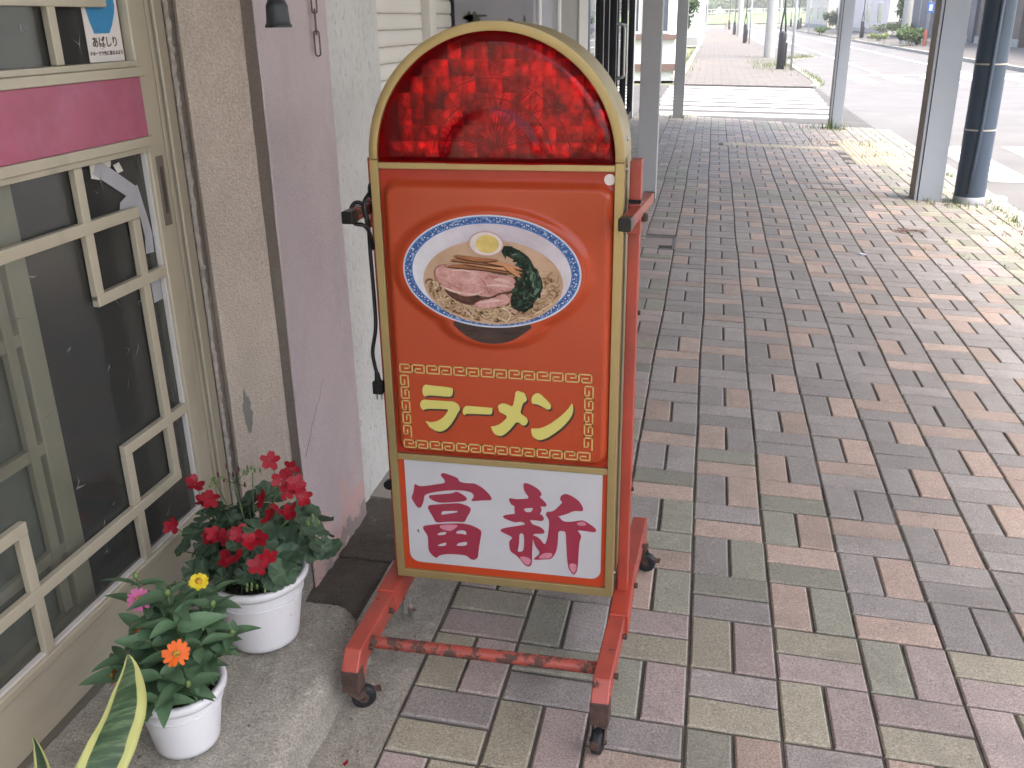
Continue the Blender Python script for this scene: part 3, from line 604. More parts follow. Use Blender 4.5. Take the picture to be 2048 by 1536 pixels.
# wide street facade: closed shop behind the sliding door, walls above and left of the opening
M_DARKI = pm('dark_interior', (.035,.03,.027), .9, .3, 2)
it = MB()
it.bb(-5.1,-5,-6,3,-.1,HZ); it.bb(-5,-1.3,-6.1,-6,-.1,HZ); it.bb(-5,-1.42,.62,.70,-.1,HZ); it.bb(-5,-1.3,-6,.62,.0,.1); it.bb(-5.1,-1.3,-6.1,.7,2.5,2.6)
tag(it.build('shop_interior', M_DARKI), kind='structure')
fc = MB(); fc.bb(-1.3,-1.2,-14,.36,2.05,HZ); fc.bb(-1.3,-1.2,-14,-1.9,-.1,2.05); fc.bb(-3,-1.3,2.5,6.6,-.1,HZ)
tag(fc.build('building_facade', M_BEIGE), kind='structure')
# ================================================================= SLIDING DOOR
M_ALU = pm('champagne_aluminium', (.43, .395, .305), .42, .06, 3, metal=.25, stretch=(1,1,.2), stain=(.27,.245,.19), ss=9, sthr=(.56,.85))
M_KICK = pm('champagne_sheet', (.42, .385, .30), .45, .06, 2, metal=.2, stretch=(1,.3,1), stain=(.28,.25,.2), ss=5, sthr=(.55,.85))
M_PINK = pm('faded_pink_vinyl', (.34, .088, .14), .45, .16, 9, stain=(.37,.15,.25), ss=6, sthr=(.5,.8))
def doorglass():
    m, t, b = nodes('figured_glass'); out = t.nodes['Material Output']; P = coords(t)
    tr = nn(t, 'ShaderNodeBsdfTransparent'); tr.inputs[0].default_value = (.86,.88,.86,1)
    df = nn(t, 'ShaderNodeBsdfDiffuse'); df.inputs[0].default_value = (.20,.21,.21,1)
    gl = nn(t, 'ShaderNodeBsdfGlossy'); gl.inputs['Roughness'].default_value = .07
    bp = nn(t, 'ShaderNodeBump'); bp.inputs['Strength'].default_value = .12; bp.inputs['Distance'].default_value = .004
    t.links.new(noise(t, P, 16, 3), bp.inputs['Height']); t.links.new(bp.outputs[0], gl.inputs['Normal'])
    m1 = nn(t, 'ShaderNodeMixShader'); m1.inputs[0].default_value = .09; t.links.new(tr.outputs[0], m1.inputs[1]); t.links.new(df.outputs[0], m1.inputs[2])
    m2 = nn(t, 'ShaderNodeMixShader'); t.links.new(schlick(t), m2.inputs[0]); t.links.new(m1.outputs[0], m2.inputs[1]); t.links.new(gl.outputs[0], m2.inputs[2])
    t.links.new(m2.outputs[0], out.inputs['Surface']); return m
M_DGLASS = doorglass()
M_SEAL = pm('pale_seal', (.55,.54,.52), .5, .05)
XB = -1.19
def leaf(root, xo, ylo, yhi, lattice, M):
    """one sliding leaf whose face is at x = xo, from y=ylo to yhi"""
    gx = xo - .016
    def vbar(y, z0, z1, w=.024, dx=.0, n='lattice_bar'): MB().bb(xo-.014, xo+dx, y-w/2, y+w/2, z0, z1).build(n, M, root, bevel=.0015)
    def hbar(z, y0, y1, h=.024, dx=.0, n='lattice_bar'): MB().bb(xo-.014, xo+dx, y0, y1, z-h/2, z+h/2).build(n, M, root, bevel=.0015)
    return gx, vbar, hbar
door = thing('sliding_door', (XB, -.3, .135), 'champagne aluminium sliding door with dark figured glass and lattice bars', 'door')
yl = -1.15
gx, vbar, hbar = leaf(door, XB, yl, .284, None, M_ALU)
MB().bb(XB-.03, XB+.004, .219, .281, .14, 2.0).build('stile', M_ALU, door, bevel=.003)
MB().bb(XB-.03, XB+.004, yl, yl+.06, .14, 2.0).build('stile', M_ALU, door, bevel=.003)
for z0, z1, dx in ((1.300,1.319,.012),(1.160,1.180,.010),(1.975,2.0,.004)):
    MB().bb(XB-.03, XB+dx, yl+.06, .233 if dx > .005 else .2185, z0, z1).build('rail', M_ALU, door, bevel=.002)
MB().bb(XB-.03, XB+.004, yl+.06, .2185, 1.3195, 1.331).build('glazing_bead', M_ALU, door, bevel=.001)
MB().bb(XB-.03, XB+.003, yl+.06, .2185, 1.1485, 1.1595).build('glazing_bead', M_ALU, door, bevel=.001)
MB().bb(XB-.03, XB+.004, yl+.06, .2185, .272, .291).build('rail', M_ALU, door, bevel=.003)
MB().bb(XB-.028, XB-.002, yl+.06, .2185, .14, .2715).build('kick_panel', M_KICK, door)
MB().bb(XB-.026, XB+.006, yl+.06, .222, 1.1805, 1.2995).build('pink_panel', M_PINK, door, bevel=.001)
for z0, z1, n in ((.2915,1.148,'glass_pane'),(1.3315,1.9745,'glass_pane')):
    MB().bb(gx-.005, gx, yl+.06, .2185, z0, z1).build(n, M_DGLASS, door)
MB().bb(XB-.0145, XB-.004, .2125, .2185, .2915, 1.148).build('glass_seal', M_SEAL, door)
MB().bb(XB-.0145, XB-.004, yl+.06, .212, .2915, .297).build('glass_seal', M_SEAL, door)
# lattice
vbar(-.012, 1.332, 1.974, .022); hbar(1.444, yl+.06, .155, .024, .001)
vbar(-.019, .889, 1.148, .024); hbar(1.033, yl+.06, .152, .024, .001)
vbar(.140, .428, 1.0205, .024); hbar(.889, -.031, .219, .024, .001)
hbar(.560, -.033, .2185, .024, .001); vbar(-.022, .4305, .5475, .024)
hbar(.418, yl+.06, .152, .024, .001); vbar(-.017, .2915, .4055, .024)
hbar(.556, yl+.06, -.342, .024, .001); vbar(-.354, .4305, .5435, .024); vbar(-.352, .2915, .4055, .024)
# recessed pull
MB().bb(XB+.0042, XB+.0062, .236, .262, .985, 1.135).build('pull_plate', pm('dull_bronze', (.17,.15,.125), .5, .1, metal=.3), door, bevel=.002)
MB().bb(XB+.0062, XB+.0068, .2435, .2545, 1.012, 1.112).build('pull_recess', pm('dark_bronze', (.05,.042,.035), .5, .1), door)
# grey tape over a crack
M_TAPE = pm('grey_tape', (.34,.345,.37), .55, .06, 20)
M_PAPER = pm('torn_paper', (.55,.55,.49), .8, .12, 60, .3, 200)
TAPE = {'t1':[(603,11480),(773,11456),(1825,10795),(1745,10665),(1588,10559),(436,11270)],'t2':[(1143,10582),(1838,10841),(2120,9694),(1837,9617),(1735,10329),(1104,10448)],'t3':[(1822,9721),(2100,9694),(2072,9336),(1763,9358)],'t4':[(1762,8721),(2110,8702),(2110,8255),(1765,8252)],
        'p1':[(379,11460),(1083,11450),(1045,11336),(603,11133),(362,11193)],'p2':[(1126,11347),(1333,11377),(1438,11187),(1233,11171)]}
for n_, (kk, pl_) in enumerate(TAPE.items()):
    MB().prism([(a/1e4, b/1e4) for a, b in pl_], lambda y, z: (gx+.0006, y, z), lambda y, z, n_=n_: (gx+.0012+.0004*(n_%2) - (.0005 if n_ > 3 else 0), y, z)).build('tape_strip' if kk[0]=='t' else 'torn_paper', M_TAPE if kk[0]=='t' else M_PAPER, door)
# star-shaped creases of the figured glass
sg = MB(); rr = random.Random(5)
for q in range(95):
    y, z = rr.uniform(-.95,.19), rr.uniform(.31,1.13) if q < 75 else rr.uniform(1.34,1.45)
    for w in range(rr.randint(2,4)):
        a = rr.uniform(0, math.pi*2); L = rr.uniform(.008,.03); 
        dy, dz = math.cos(a)*L, math.sin(a)*L; ny, nz_ = -dz*.045, dy*.045
        sg.add([(gx+.0008+.0003*w, y-ny*.6, z-nz_*.6), (gx+.002, y+dy, z+dz), (gx+.0012, y+ny*1.2, z+nz_*1.2)], [(0,1,2)])
so_ = sg.build('glass_star_pattern', pm('glass_crease', (.16,.165,.165), .12, .5, 40, spec=.9), door, fixn=False); so_['kind'] = 'stuff'
# inner leaf, seen through the glass
dr2 = thing('inner_sliding_door', (-1.26, -.75, .14), 'second aluminium sliding door standing behind the dark glass', 'door')
XI = -1.245
for y in (-.165, -1.25): MB().bb(XI-.03, XI, y-.027, y+.027, .16, 2.0).build('stile', M_ALU, dr2, bevel=.003)
MB().bb(XI-.012, XI, -.235, -.21, .29, 1.148).build('lattice_bar', M_ALU, dr2); MB().bb(XI-.012, XI, -.60, -.575, .29, 1.148).build('lattice_bar', M_ALU, dr2)
for z in (.64, .86, 1.03, .42): MB().bb(XI-.014, XI-.002, -1.2, -.193, z-.012, z+.012).build('lattice_bar', M_ALU, dr2)
MB().bb(XI-.03, XI, -1.22, -.193, .16, .28).build('kick_panel', M_KICK, dr2); MB().bb(XI-.03, XI, -1.22, -.193, 1.16, 1.3).build('middle_rail', M_ALU, dr2)
MB().bb(XI-.024, XI-.02, -1.22, -.193, .2805, 1.1595).build('glass_pane', pm('milky_glass', (.16,.165,.15), .25, .25, 6), dr2)
# door frame
df_ = thing('door_frame', (-1.21, .32, .135), 'champagne aluminium door jamb and sill next to the beige pillar', 'door frame')
MB().bb(XB-.08, XB+.003, .2865, .300, .134, 2.1).build('jamb_lip', M_ALU, df_, bevel=.002)
MB().bb(XB-.08, XB-.004, .3003, .3095, .134, 2.1).build('jamb_groove', pm('groove_dark', (.03,.028,.025), .6, .1), df_)
MB().bb(XB-.08, XB+.006, .310, .345, .134, 2.1).build('jamb', M_ALU, df_, bevel=.003)
MB().bb(XB-.09, XB+.012, -1.9, .2865, .126, .1385).build('sill', pm('dark_sill', (.15,.14,.12), .6, .15, metal=.3), df_)
MB().bb(XB-.09, XB+.01, -1.9, .2862, 2.02, 2.1).build('head', M_ALU, df_)
MB().bb(XB-.05, XB, -1.9, -1.16, .14, 2.02).build('fixed_panel', M_KICK, df_)
# poster
pg = thing('poster', (gx, .157, 1.33), 'small white poster with a blue rounded shape and Japanese words inside the door glass', 'poster')
MB().bb(gx+.0003, gx+.0010, .096, .2115, 1.332, 1.53).build('sheet', pm('poster_white', (.66,.63,.60), .5, .03), pg)
bl = [(.123,1.384)] + [(.123+.049*q/12, 1.384+(.0012 if q%2 else 0)) for q in range(1,12)] + [(.172,1.384),(.186,1.40),(.198,1.42),(.2035,1.435),(.202,1.452),(.19,1.475),(.17,1.488),(.15,1.49),(.128,1.485),(.112,1.468),(.107,1.45),(.107,1.432),(.113,1.408)]
MB().add([(gx+.0014,y,z) for y, z in bl], [tuple(range(len(bl)))]).build('blue_shape', pm('poster_blue', (.03,.23,.46), .45, .05), pg)
MW = Matrix(((0,0,1,0),(1,0,0,0),(0,1,0,0),(0,0,0,1)))
def text(name, s, size, y, z, mat, parent):
    cu = bpy.data.curves.new(name, 'FONT'); cu.body = s; cu.size = size; cu.align_x = 'CENTER'; cu.align_y = 'CENTER'; cu.extrude = .0002; cu.offset = size*.012
    curve_mesh(name, cu, Matrix.Translation((gx+.0015, y, z)) @ MW, mat, parent)
text('lettering', 'あばしり', .0215, .1535, 1.3675, M_SHAD, pg)
text('lettering', 'オホーツク色に染まるまち', .0092, .1535, 1.3475, M_SHAD, pg)
# ================================================================= THE SIGN
CX = -.423; YF = .16
def sx(u): return CX + u
sign = thing('ramen_sign', (CX, .24, 0), 'wheeled ramen shop sign with red arched top, orange panel and red steel stand', 'sign')
ZC = 1.147; RO, RI = .25, .2325; YB = .325
def arch(r, z0, n=48):
    return [(r, z0)] + [(r*math.cos(math.pi*q/n), ZC + r*math.sin(math.pi*q/n)) for q in range(0, n+1)] + [(-r, z0)]
# cabinet shell (sides and back)
def band(o, i, ya, yb):
    b = MB(); n = len(o)
    vs = [(sx(u), ya, v) for u, v in o] + [(sx(u), ya, v) for u, v in i] + [(sx(u), yb, v) for u, v in o] + [(sx(u), yb, v) for u, v in i]
    for q in range(n - 1):
        b_ = q + 1
        b.f += [[q, b_, n+b_, n+q], [2*n+q, 3*n+q, 3*n+b_, 2*n+b_], [q, 2*n+q, 2*n+b_, b_], [n+q, n+b_, 3*n+b_, 3*n+q]]; b.m += [0]*4
    b.v = vs
    for q in (0, n-1): b.f.append([q, n+q, 3*n+q, 2*n+q]); b.m.append(0)
    return b
def seg(pts, a, b): return pts[a:b]
of = arch(RO, ZC); inn = arch(RI, ZC)
band(of[1:-1], inn[1:-1], YF-.004, YF+.03).build('arch_frame', M_GOLD, sign, smooth='auto', bevel=.0012)
band([(u*.992, ZC+(v-ZC)*.992) for u, v in of[1:-1]], [(u*.95, ZC+(v-ZC)*.95) for u, v in of[1:-1]], YF+.0305, YB).build('arch_side', M_GOLD, sign, smooth='auto')
for s_ in (-1, 1):
    MB().bb(sx(s_*RI), sx(s_*RO), YF-.004, YF+.03, .1945, ZC-.0012).build('side_frame', M_GOLD, sign, bevel=.0012)
    MB().bb(sx(s_*.236), sx(s_*.248), YF+.0305, YB, .196, ZC-.0012).build('cabinet_side', M_GOLD, sign)
MB().bb(sx(-RI), sx(RI), YF-.004, YF+.03, .1945, .2145).build('bottom_frame', M_GOLD, sign, bevel=.0012)
MB().bb(sx(-RI), sx(RI), YF-.003, YF+.02, .4965, .511).build('divider_bar', M_GOLD, sign, bevel=.001)
MB().bb(sx(-RI), sx(RI), YF-.003, YF+.02, 1.1295, 1.1415).build('divider_bar', M_GOLD, sign, bevel=.001)
MB().bb(sx(-.235), sx(.235), YF+.03, YB, .197, .205).build('cabinet_floor', M_GOLD, sign)
bk = MB(); bo = arch(.236, .206); bk.prism(bo, lambda u, v: (sx(u), YB-.012, v), lambda u, v: (sx(u), YB-.004, v)); bk.build('back_panel', M_BORDER, sign)
# orange vacuum-formed panel: raised rounded field with the bowl pushed out further
def sdf_rr(u, v, cx, cz, hx, hz, r):
    qx, qz = abs(u-cx)-hx+r, abs(v-cz)-hz+r
    return math.hypot(max(qx,0), max(qz,0)) + min(max(qx,qz),0) - r
def sstep(a, b, x): x = max(0, min(1, (x-a)/(b-a))); return x*x*(3-2*x)
BW = dict(c=(-.006,.9335), a=.1815, b=.1155)
def bowl_d(u, v):
    e = math.hypot((u-BW['c'][0])/BW['a'], (v-BW['c'][1])/BW['b']); d1 = (e-1)*BW['b']
    e2 = math.hypot((u+.006)/.088, (v-.832)/.046); d2 = (e2-1)*.046
    return min(d1, d2)
def relief(u, v):
    h = .017*sstep(.004, -.012, sdf_rr(u, v, .0025, .8125, .2285, .2935, .032))
    h += .009*sstep(.018, .002, bowl_d(u, v)); return h
NU, NV = 110, 150; pb = MB()
for a in range(NV+1):
    for c in range(NU+1):
        u = -RI + 2*RI*c/NU; v = .5115 + (1.129-.5115)*a/NV
        pb.v.append((sx(u), YF+.004-relief(u, v), v))
pb.f = [[a*(NU+1)+c, a*(NU+1)+c+1, (a+1)*(NU+1)+c+1, (a+1)*(NU+1)+c] for a in range(NV) for c in range(NU)]; pb.m = [0]*len(pb.f)
pb.m = [1 if relief(-RI+2*RI*(c+.5)/NU, .5115+(1.129-.5115)*(a+.5)/NV) < .0012 else 0 for a in range(NV) for c in range(NU)]
panel = pb.build('orange_panel', [M_ORANGE, acrylic('deep_red_border', (.33,.03,.014), rough=.22)], sign, smooth=True, fixn=False)
YP = YF+.004-.017                                  # face of the raised field
def MS(y): return Matrix(((1,0,0,CX),(0,0,-1,y),(0,1,0,0),(0,0,0,1)))
U = lambda pts: [(a/1e4, b/1e4) for a, b in pts]
# meander border
HALF = .00135
def fret(path, y, mb):
    for (a, b), (c, d) in zip(path, path[1:]):
        mb.bb(sx(min(a,c)-HALF), sx(max(a,c)+HALF), y-.0006, y, min(b,d)-HALF, max(b,d)+HALF)
UNIT = [(.95,1),(1.9,1),(1.9,2),(0,2),(0,0),(2.42,0),(2.42,2),(4.75,2),(4.75,0),(2.95,0),(2.95,1),(4.0,1)]
def row(n, u0, v0, du, dv, fu, fv):
    for q in range(n):
        mb = MB(); fret([fu(u0, v0, q, a, b) for a, b in UNIT], YP-.0004, mb)
        mb.build('meander_motif', M_FRET, panel, fixn=False)
PW = .4120/7; ux = PW/5.28; vz = .0173/2
row(7, 0, 0, 0, 0, lambda u0, v0, q, a, b: (-.2095+q*PW+a*ux, .7085+b*vz), None)
row(7, 0, 0, 0, 0, lambda u0, v0, q, a, b: (-.2105+q*PW+a*ux, .5335+b*vz), None)
PH = .1445/2.5; uz = PH/5.28; wx = .0165/2
SIDE = [(q, UNIT) for q in range(2)] + [(2, UNIT[:6])]
for us, fl in ((-.2095, 1), (.1835, 1)):
    for q, un in SIDE:
        mb = MB(); fret([(us+b*wx if False else us+(2-b)*wx, .7005-(q*PH+a*uz)) for a, b in un], YP-.0004, mb); mb.build('meander_motif', M_FRET, panel, fixn=False)
# lettering
for pl_ in KATAKANA:
    c = chaikin(U(pl_), 1)
    fill('letter_shadow', [[(a+.0035, b-.0042) for a, b in c]], MS(YP-.0007), M_SHAD, panel, .0002)
    fill('letter_stroke', [c], MS(YP-.0013), M_YEL, panel, .0003)
# bowl of noodles printed on the relief
YBW = YP-.009
def ell(cx, cz, a, b, n=72, p=0): return [(cx+a*math.cos(2*math.pi*q/n+p), cz+b*math.sin(2*math.pi*q/n+p)) for q in range(n)]
M_PORC = pm('printed_porcelain', (.48,.50,.58), .28, .04, 9)
def porcelain_inside():
    m, t, b = nodes('printed_bowl_inside'); P = coords(t); sp = nn(t, 'ShaderNodeSeparateXYZ'); t.links.new(P, sp.inputs[0])
    mr = nn(t, 'ShaderNodeMapRange'); t.links.new(sp.outputs[0], mr.inputs[0]); mr.inputs[1].default_value = CX-.16; mr.inputs[2].default_value = CX+.16
    c = ramp(t, mr.outputs[0], [(0, (.56,.58,.62)), (.35, (.43,.405,.47)), (.7, (.40,.365,.42)), (1, (.50,.48,.53))])
    c = mix(t, .25, c, ramp(t, noise(t, P, 40, 4), [(.3, g3(.3)), (.7, g3(.7))]), 'OVERLAY')
    t.links.new(c, b.inputs['Base Color']); b.inputs['Roughness'].default_value = .28; return m
M_PORC2 = porcelain_inside()
def blue_band():
    m, t, b = nodes('blue_pattern_print'); P = coords(t)
    v = nn(t, 'ShaderNodeTexVoronoi'); v.inputs['Scale'].default_value = 150; t.links.new(P, v.inputs['Vector'])
    c = ramp(t, v.outputs['Distance'], [(.22, (.50,.55,.66)), (.30, (.035,.10,.27)), (.62, (.03,.08,.22)), (.7, (.25,.33,.48))])
    t.links.new(c, b.inputs['Base Color']); b.inputs['Roughness'].default_value = .28; return m
def broth():
    m, t, b = nodes('broth_print'); P = coords(t)
    c = ramp(t, noise(t, P, 22, 4), [(.3, (.38,.255,.165)), (.7, (.47,.33,.23))])
    t.links.new(c, b.inputs['Base Color']); b.inputs['Roughness'].default_value = .28; return m
def meat():
    m, t, b = nodes('pork_print'); P = coords(t)
    c = ramp(t, noise(t, P, 48, 8, .68), [(.30, (.26,.12,.10)), (.42, (.42,.22,.20)), (.55, (.50,.285,.26)), (.72, (.60,.40,.375))])
    c = mix(t, ramp(t, noise(t, P, 70, 6, .65, (.6,1,2.4)), [(.56, g3(0)), (.66, g3(.6))]), c, (.33,.15,.125))
    c = mix(t, ramp(t, noise(t, P, 130, 4, .6), [(.60, g3(0)), (.68, g3(.75))]), c, (.17,.065,.05))
    c = mix(t, ramp(t, noise(t, P, 70, 4, .6), [(.62, g3(0)), (.70, g3(.6))]), c, (.68,.52,.49))
    t.links.new(c, b.inputs['Base Color']); b.inputs['Roughness'].default_value = .28; return m
M_MEAT = meat(); M_BROTH = broth(); M_BLUEB = blue_band()
M_BLUEL = pm('blue_line_print', (.06,.16,.40), .28, .1, 20); M_FOOTP = pm('bowl_shadow_print', (.05,.034,.03), .28, .5, 14, stretch=(1,1,4))
M_NOOD = pm('noodle_print', (.56,.43,.28), .3, .2, 60); M_NOOD2 = pm('noodle_shade_print', (.40,.28,.165), .3, .2, 60)
M_MEN = pm('bamboo_shoot_print', (.30,.13,.06), .28, .35, 40, stretch=(.3,1,1)); M_GRN = pm('spinach_print', (.006,.014,.010), .28, .6, 40); M_GRN2 = pm('spinach_light_print', (.013,.034,.022), .28, .5, 40)
M_EGGW = pm('egg_white_print', (.55,.51,.49), .28, .1, 30); M_EGGP = pm('egg_rim_print', (.46,.30,.27), .28, .06); M_YOLK = pm('yolk_print', (.54,.42,.14), .28, .16, 40)
bc = BW['c']
def layer(name, loops, d, mat, smooth_=0): return fill(name, [chaikin(l, smooth_) for l in loops], MS(YBW-.0003*d), mat, panel, .00012)
layer('bowl_foot', [U(FOOD['foot'])], 1, M_FOOTP, 1)
layer('bowl_rim', [ell(*bc, .1805, .1142)], 2, M_PORC)
layer('blue_band', [ell(bc[0],bc[1]+.0002,.1768,.1105), ell(bc[0],bc[1]-.0008,.1625,.0998)], 3, M_BLUEB)
layer('blue_line', [ell(bc[0],bc[1]+.0002,.1772,.1109), ell(bc[0],bc[1],.1752,.1092)], 4, M_BLUEL)
layer('blue_line', [ell(bc[0],bc[1]-.0008,.1632,.1003), ell(bc[0],bc[1]-.001,.1608,.0984)], 4, M_BLUEL)
layer('bowl_inside', [ell(bc[0],bc[1]-.0008,.1612,.0988)], 3.5, M_PORC2)
layer('broth', [ell(-.003,.9128,.142,.0862)], 5, M_BROTH)
rr = random.Random(14)
def tinted(name, stops, rough=.28):
    m, t, b = nodes(name); P = coords(t); at_ = nn(t, 'ShaderNodeAttribute'); at_.attribute_name = 'tint'
    c = ramp(t, at_.outputs['Fac'], stops); c = mix(t, .45, c, ramp(t, noise(t, P, 320, 3), [(.3, g3(.3)), (.7, g3(.72))]), 'OVERLAY')
    t.links.new(c, b.inputs['Base Color']); b.inputs['Roughness'].default_value = rough; return m
M_NOODV = tinted('noodle_print_varied', [(0, (.15,.075,.035)), (.35, (.34,.22,.12)), (.75, (.54,.41,.26)), (1, (.66,.55,.40))])
nb = MB(); ntint = []
for q in range(300):
    a = rr.uniform(math.pi*.96, math.pi*2.04); f_ = 1 - .62*rr.random()**1.5
    x0, z0 = -.003+.138*f_*math.cos(a), .9128+.083*f_*math.sin(a)
    th = a + math.pi/2 + rr.gauss(0, .7); path = []; cur = rr.gauss(0, 3.2); tv = min(1, max(0, rr.gauss(.15+.7*q/300, .2)))
    for s_ in range(rr.randint(7, 17)):
        if math.hypot((x0+.003)/.139, (z0-.9128)/.0835) > .985: break
        path.append((x0, z0)); th += cur*.11 + rr.gauss(0,.10); x0 += .0030*math.cos(th); z0 += .0024*math.sin(th)
    if len(path) < 4: continue
    y = YBW-.0003*6-.000001*q; w = rr.uniform(.0011,.0019)
    for s_, ((ax, az), (bx, bz)) in enumerate(zip(path, path[1:])):
        L = math.hypot(bx-ax, bz-az); nx_, nz_ = -(bz-az)/L*w, (bx-ax)/L*w; ex_, ez_ = (bx-ax)*.12, (bz-az)*.12
        for k_, (o0, o1, dt) in enumerate(((-1,.2,-.22),(.2,1,.0))):
            nb.add([(sx(ax+nx_*o1-ex_), y, az+nz_*o1-ez_), (sx(ax+nx_*o0-ex_), y, az+nz_*o0-ez_), (sx(bx+nx_*o0+ex_), y, bz+nz_*o0+ez_), (sx(bx+nx_*o1+ex_), y, bz+nz_*o1+ez_)], [(0,1,2,3)]); ntint.append(max(0, tv+dt))
no = nb.build('noodles', M_NOODV, panel, fixn=False); no['kind'] = 'stuff'; no.data.attributes.new('tint', 'FLOAT', 'FACE').data.foreach_set('value', ntint)
def grow(pts_, k_): 
    mx_ = sum(p[0] for p in pts_)/len(pts_); mz_ = sum(p[1] for p in pts_)/len(pts_); return [(mx_+(a-mx_)*k_, mz_+(b-mz_)*k_) for a, b in pts_]
M_PKE = pm('pork_edge_print', (.30,.13,.095), .28, .35, 70); M_PKF = pm('pork_fat_print', (.57,.40,.37), .28, .15, 90)
layer('pork_shadow', [U(FOOD['under'])], 8, pm('pork_shade_print', (.075,.036,.026), .28, .6, 60), 2)
layer('spinach', [U(FOOD['greens'])], 8.5, M_GRN, 2)
M_SPV = tinted('spinach_print_varied', [(0, (.004,.010,.007)), (.5, (.010,.026,.016)), (.85, (.03,.065,.042)), (1, (.10,.16,.12))], .24)
gpoly = chaikin(U(FOOD['greens']), 2)
def inside(p, poly):
    c = False
    for (x1, y1), (x2, y2) in zip(poly, poly[1:] + poly[:1]):
        if (y1 > p[1]) != (y2 > p[1]) and p[0] < (x2-x1)*(p[1]-y1)/(y2-y1) + x1: c = not c
    return c
sv = MB(); stint = []
for q in range(300):
    p = (rr.uniform(.012,.10), rr.uniform(.853,.990))
    if not inside(p, gpoly): continue
    L, w = rr.uniform(.006,.020), rr.uniform(.0012,.0045); dirn = math.atan2(p[1]-.915, p[0]-.02) - math.pi/2 + rr.gauss(0,.45); y = YBW-.0003*8.7-.000002*q
    pts_ = []
    for k_ in range(12):
        t_ = k_/12*2*math.pi; r1 = 1 + .22*math.sin(3*t_+q); pts_.append((p[0]+L*.5*r1*math.cos(t_)*math.cos(dirn)-w*math.sin(t_)*math.sin(dirn), p[1]+L*.5*r1*math.cos(t_)*math.sin(dirn)+w*math.sin(t_)*math.cos(dirn)))
    sv.add([(sx(a_), y, b_) for a_, b_ in pts_], [tuple(range(12))]); tv = rr.random()**1.7; stint.append(tv if w > .002 else min(1, tv+.35))
so2 = sv.build('spinach_leaves', M_SPV, panel, fixn=False); so2['kind'] = 'stuff'; so2.data.attributes.new('tint', 'FLOAT', 'FACE').data.foreach_set('value', stint)
def streak(name, p0, p1, bend, w, d, mat):
    (ax, az), (bx, bz) = p0, p1; L = math.hypot(bx-ax, bz-az); nx_, nz_ = -(bz-az)/L, (bx-ax)/L; up_, dn_ = [], []
    for q in range(13):
        t_ = q/12; o_ = bend*math.sin(math.pi*t_); ww = w*math.sin(math.pi*t_)**.6 if 0 < q < 12 else 0
        x_, z_ = ax+(bx-ax)*t_+nx_*o_, az+(bz-az)*t_+nz_*o_; up_.append((x_+nx_*ww, z_+nz_*ww)); dn_.append((x_-nx_*ww, z_-nz_*ww))
    layer(name, [up_ + dn_[::-1][1:-1]], d, mat)
layer('topping_shadow', [U(FOOD['menshadow'])], 9, M_SHAD, 1)
layer('pork_edge', [grow(U(FOOD['pork']), 1.035)], 9.4, M_PKE, 2); layer('pork_edge', [grow(U(FOOD['pork2']), 1.05)], 9.8, M_PKE, 2)
def ragged(pts_, amp): 
    c = chaikin(pts_, 3); return [(a+rr.gauss(0,amp), b+rr.gauss(0,amp)) for a, b in c]
layer('pork_slice', [ragged(U(FOOD['pork']), .0007)], 9.6, M_MEAT); layer('pork_slice', [ragged(U(FOOD['pork2']), .0007)], 10, M_MEAT)
for p0, p1, bd, w in (((-.112,.905),(-.055,.889),-.004,.0022),((-.06,.888),(-.018,.897),-.004,.0018),((-.022,.905),(.036,.905),.004,.0022),((.0,.92),(.034,.915),.002,.003),((-.028,.87),(.022,.878),.002,.002),((-.09,.935),(-.035,.932),.003,.0016)):
    streak('pork_fat', p0, p1, bd, w, 10.4, M_PKF)
for p0, p1, bd, w in (((-.03,.925),(-.012,.893),.004,.0012),((-.10,.915),(-.06,.896),-.003,.0010),((-.012,.928),(.012,.925),-.002,.0010)):
    streak('pork_seam', p0, p1, bd, w, 10.6, M_PKE)
M_MEN2 = pm('bamboo_dark_print', (.085,.035,.018), .28, .3, 60); M_MENV = pm('bamboo_light_print', (.42,.21,.105), .28, .4, 55, stretch=(.25,1,1))
for n_, (p0, p1, bd, w) in enumerate((((-.098,.944),(.045,.934),.005,.0050),((-.060,.950),(.060,.935),.004,.0042),((-.088,.957),(.020,.948),.003,.0040),((-.030,.957),(.060,.942),.003,.0036),((-.080,.966),(.012,.960),-.003,.0042),((.020,.950),(.055,.926),.002,.0050))):
    streak('bamboo_shadow', (p0[0], p0[1]-.0026), (p1[0], p1[1]-.0026), bd, w, 10.8+n_*.16, M_MEN2); streak('bamboo_shoot', p0, p1, bd, w, 10.86+n_*.16, M_MENV if n_ % 2 else M_MEN)
layer('egg', [ell(-.0132,.9913,.0350,.0247)], 11.9, M_EGGP); layer('egg_white', [ell(-.0130,.9914,.0322,.0226)], 12.0, M_EGGW); layer('egg_yolk', [ell(-.0108,.9908,.0232,.0180)], 12.1, M_YOLK)
for m_ in bpy.data.materials:
    if '_print' in m_.name: m_.node_tree.nodes['Principled BSDF'].inputs['Specular IOR Level'].default_value = .15
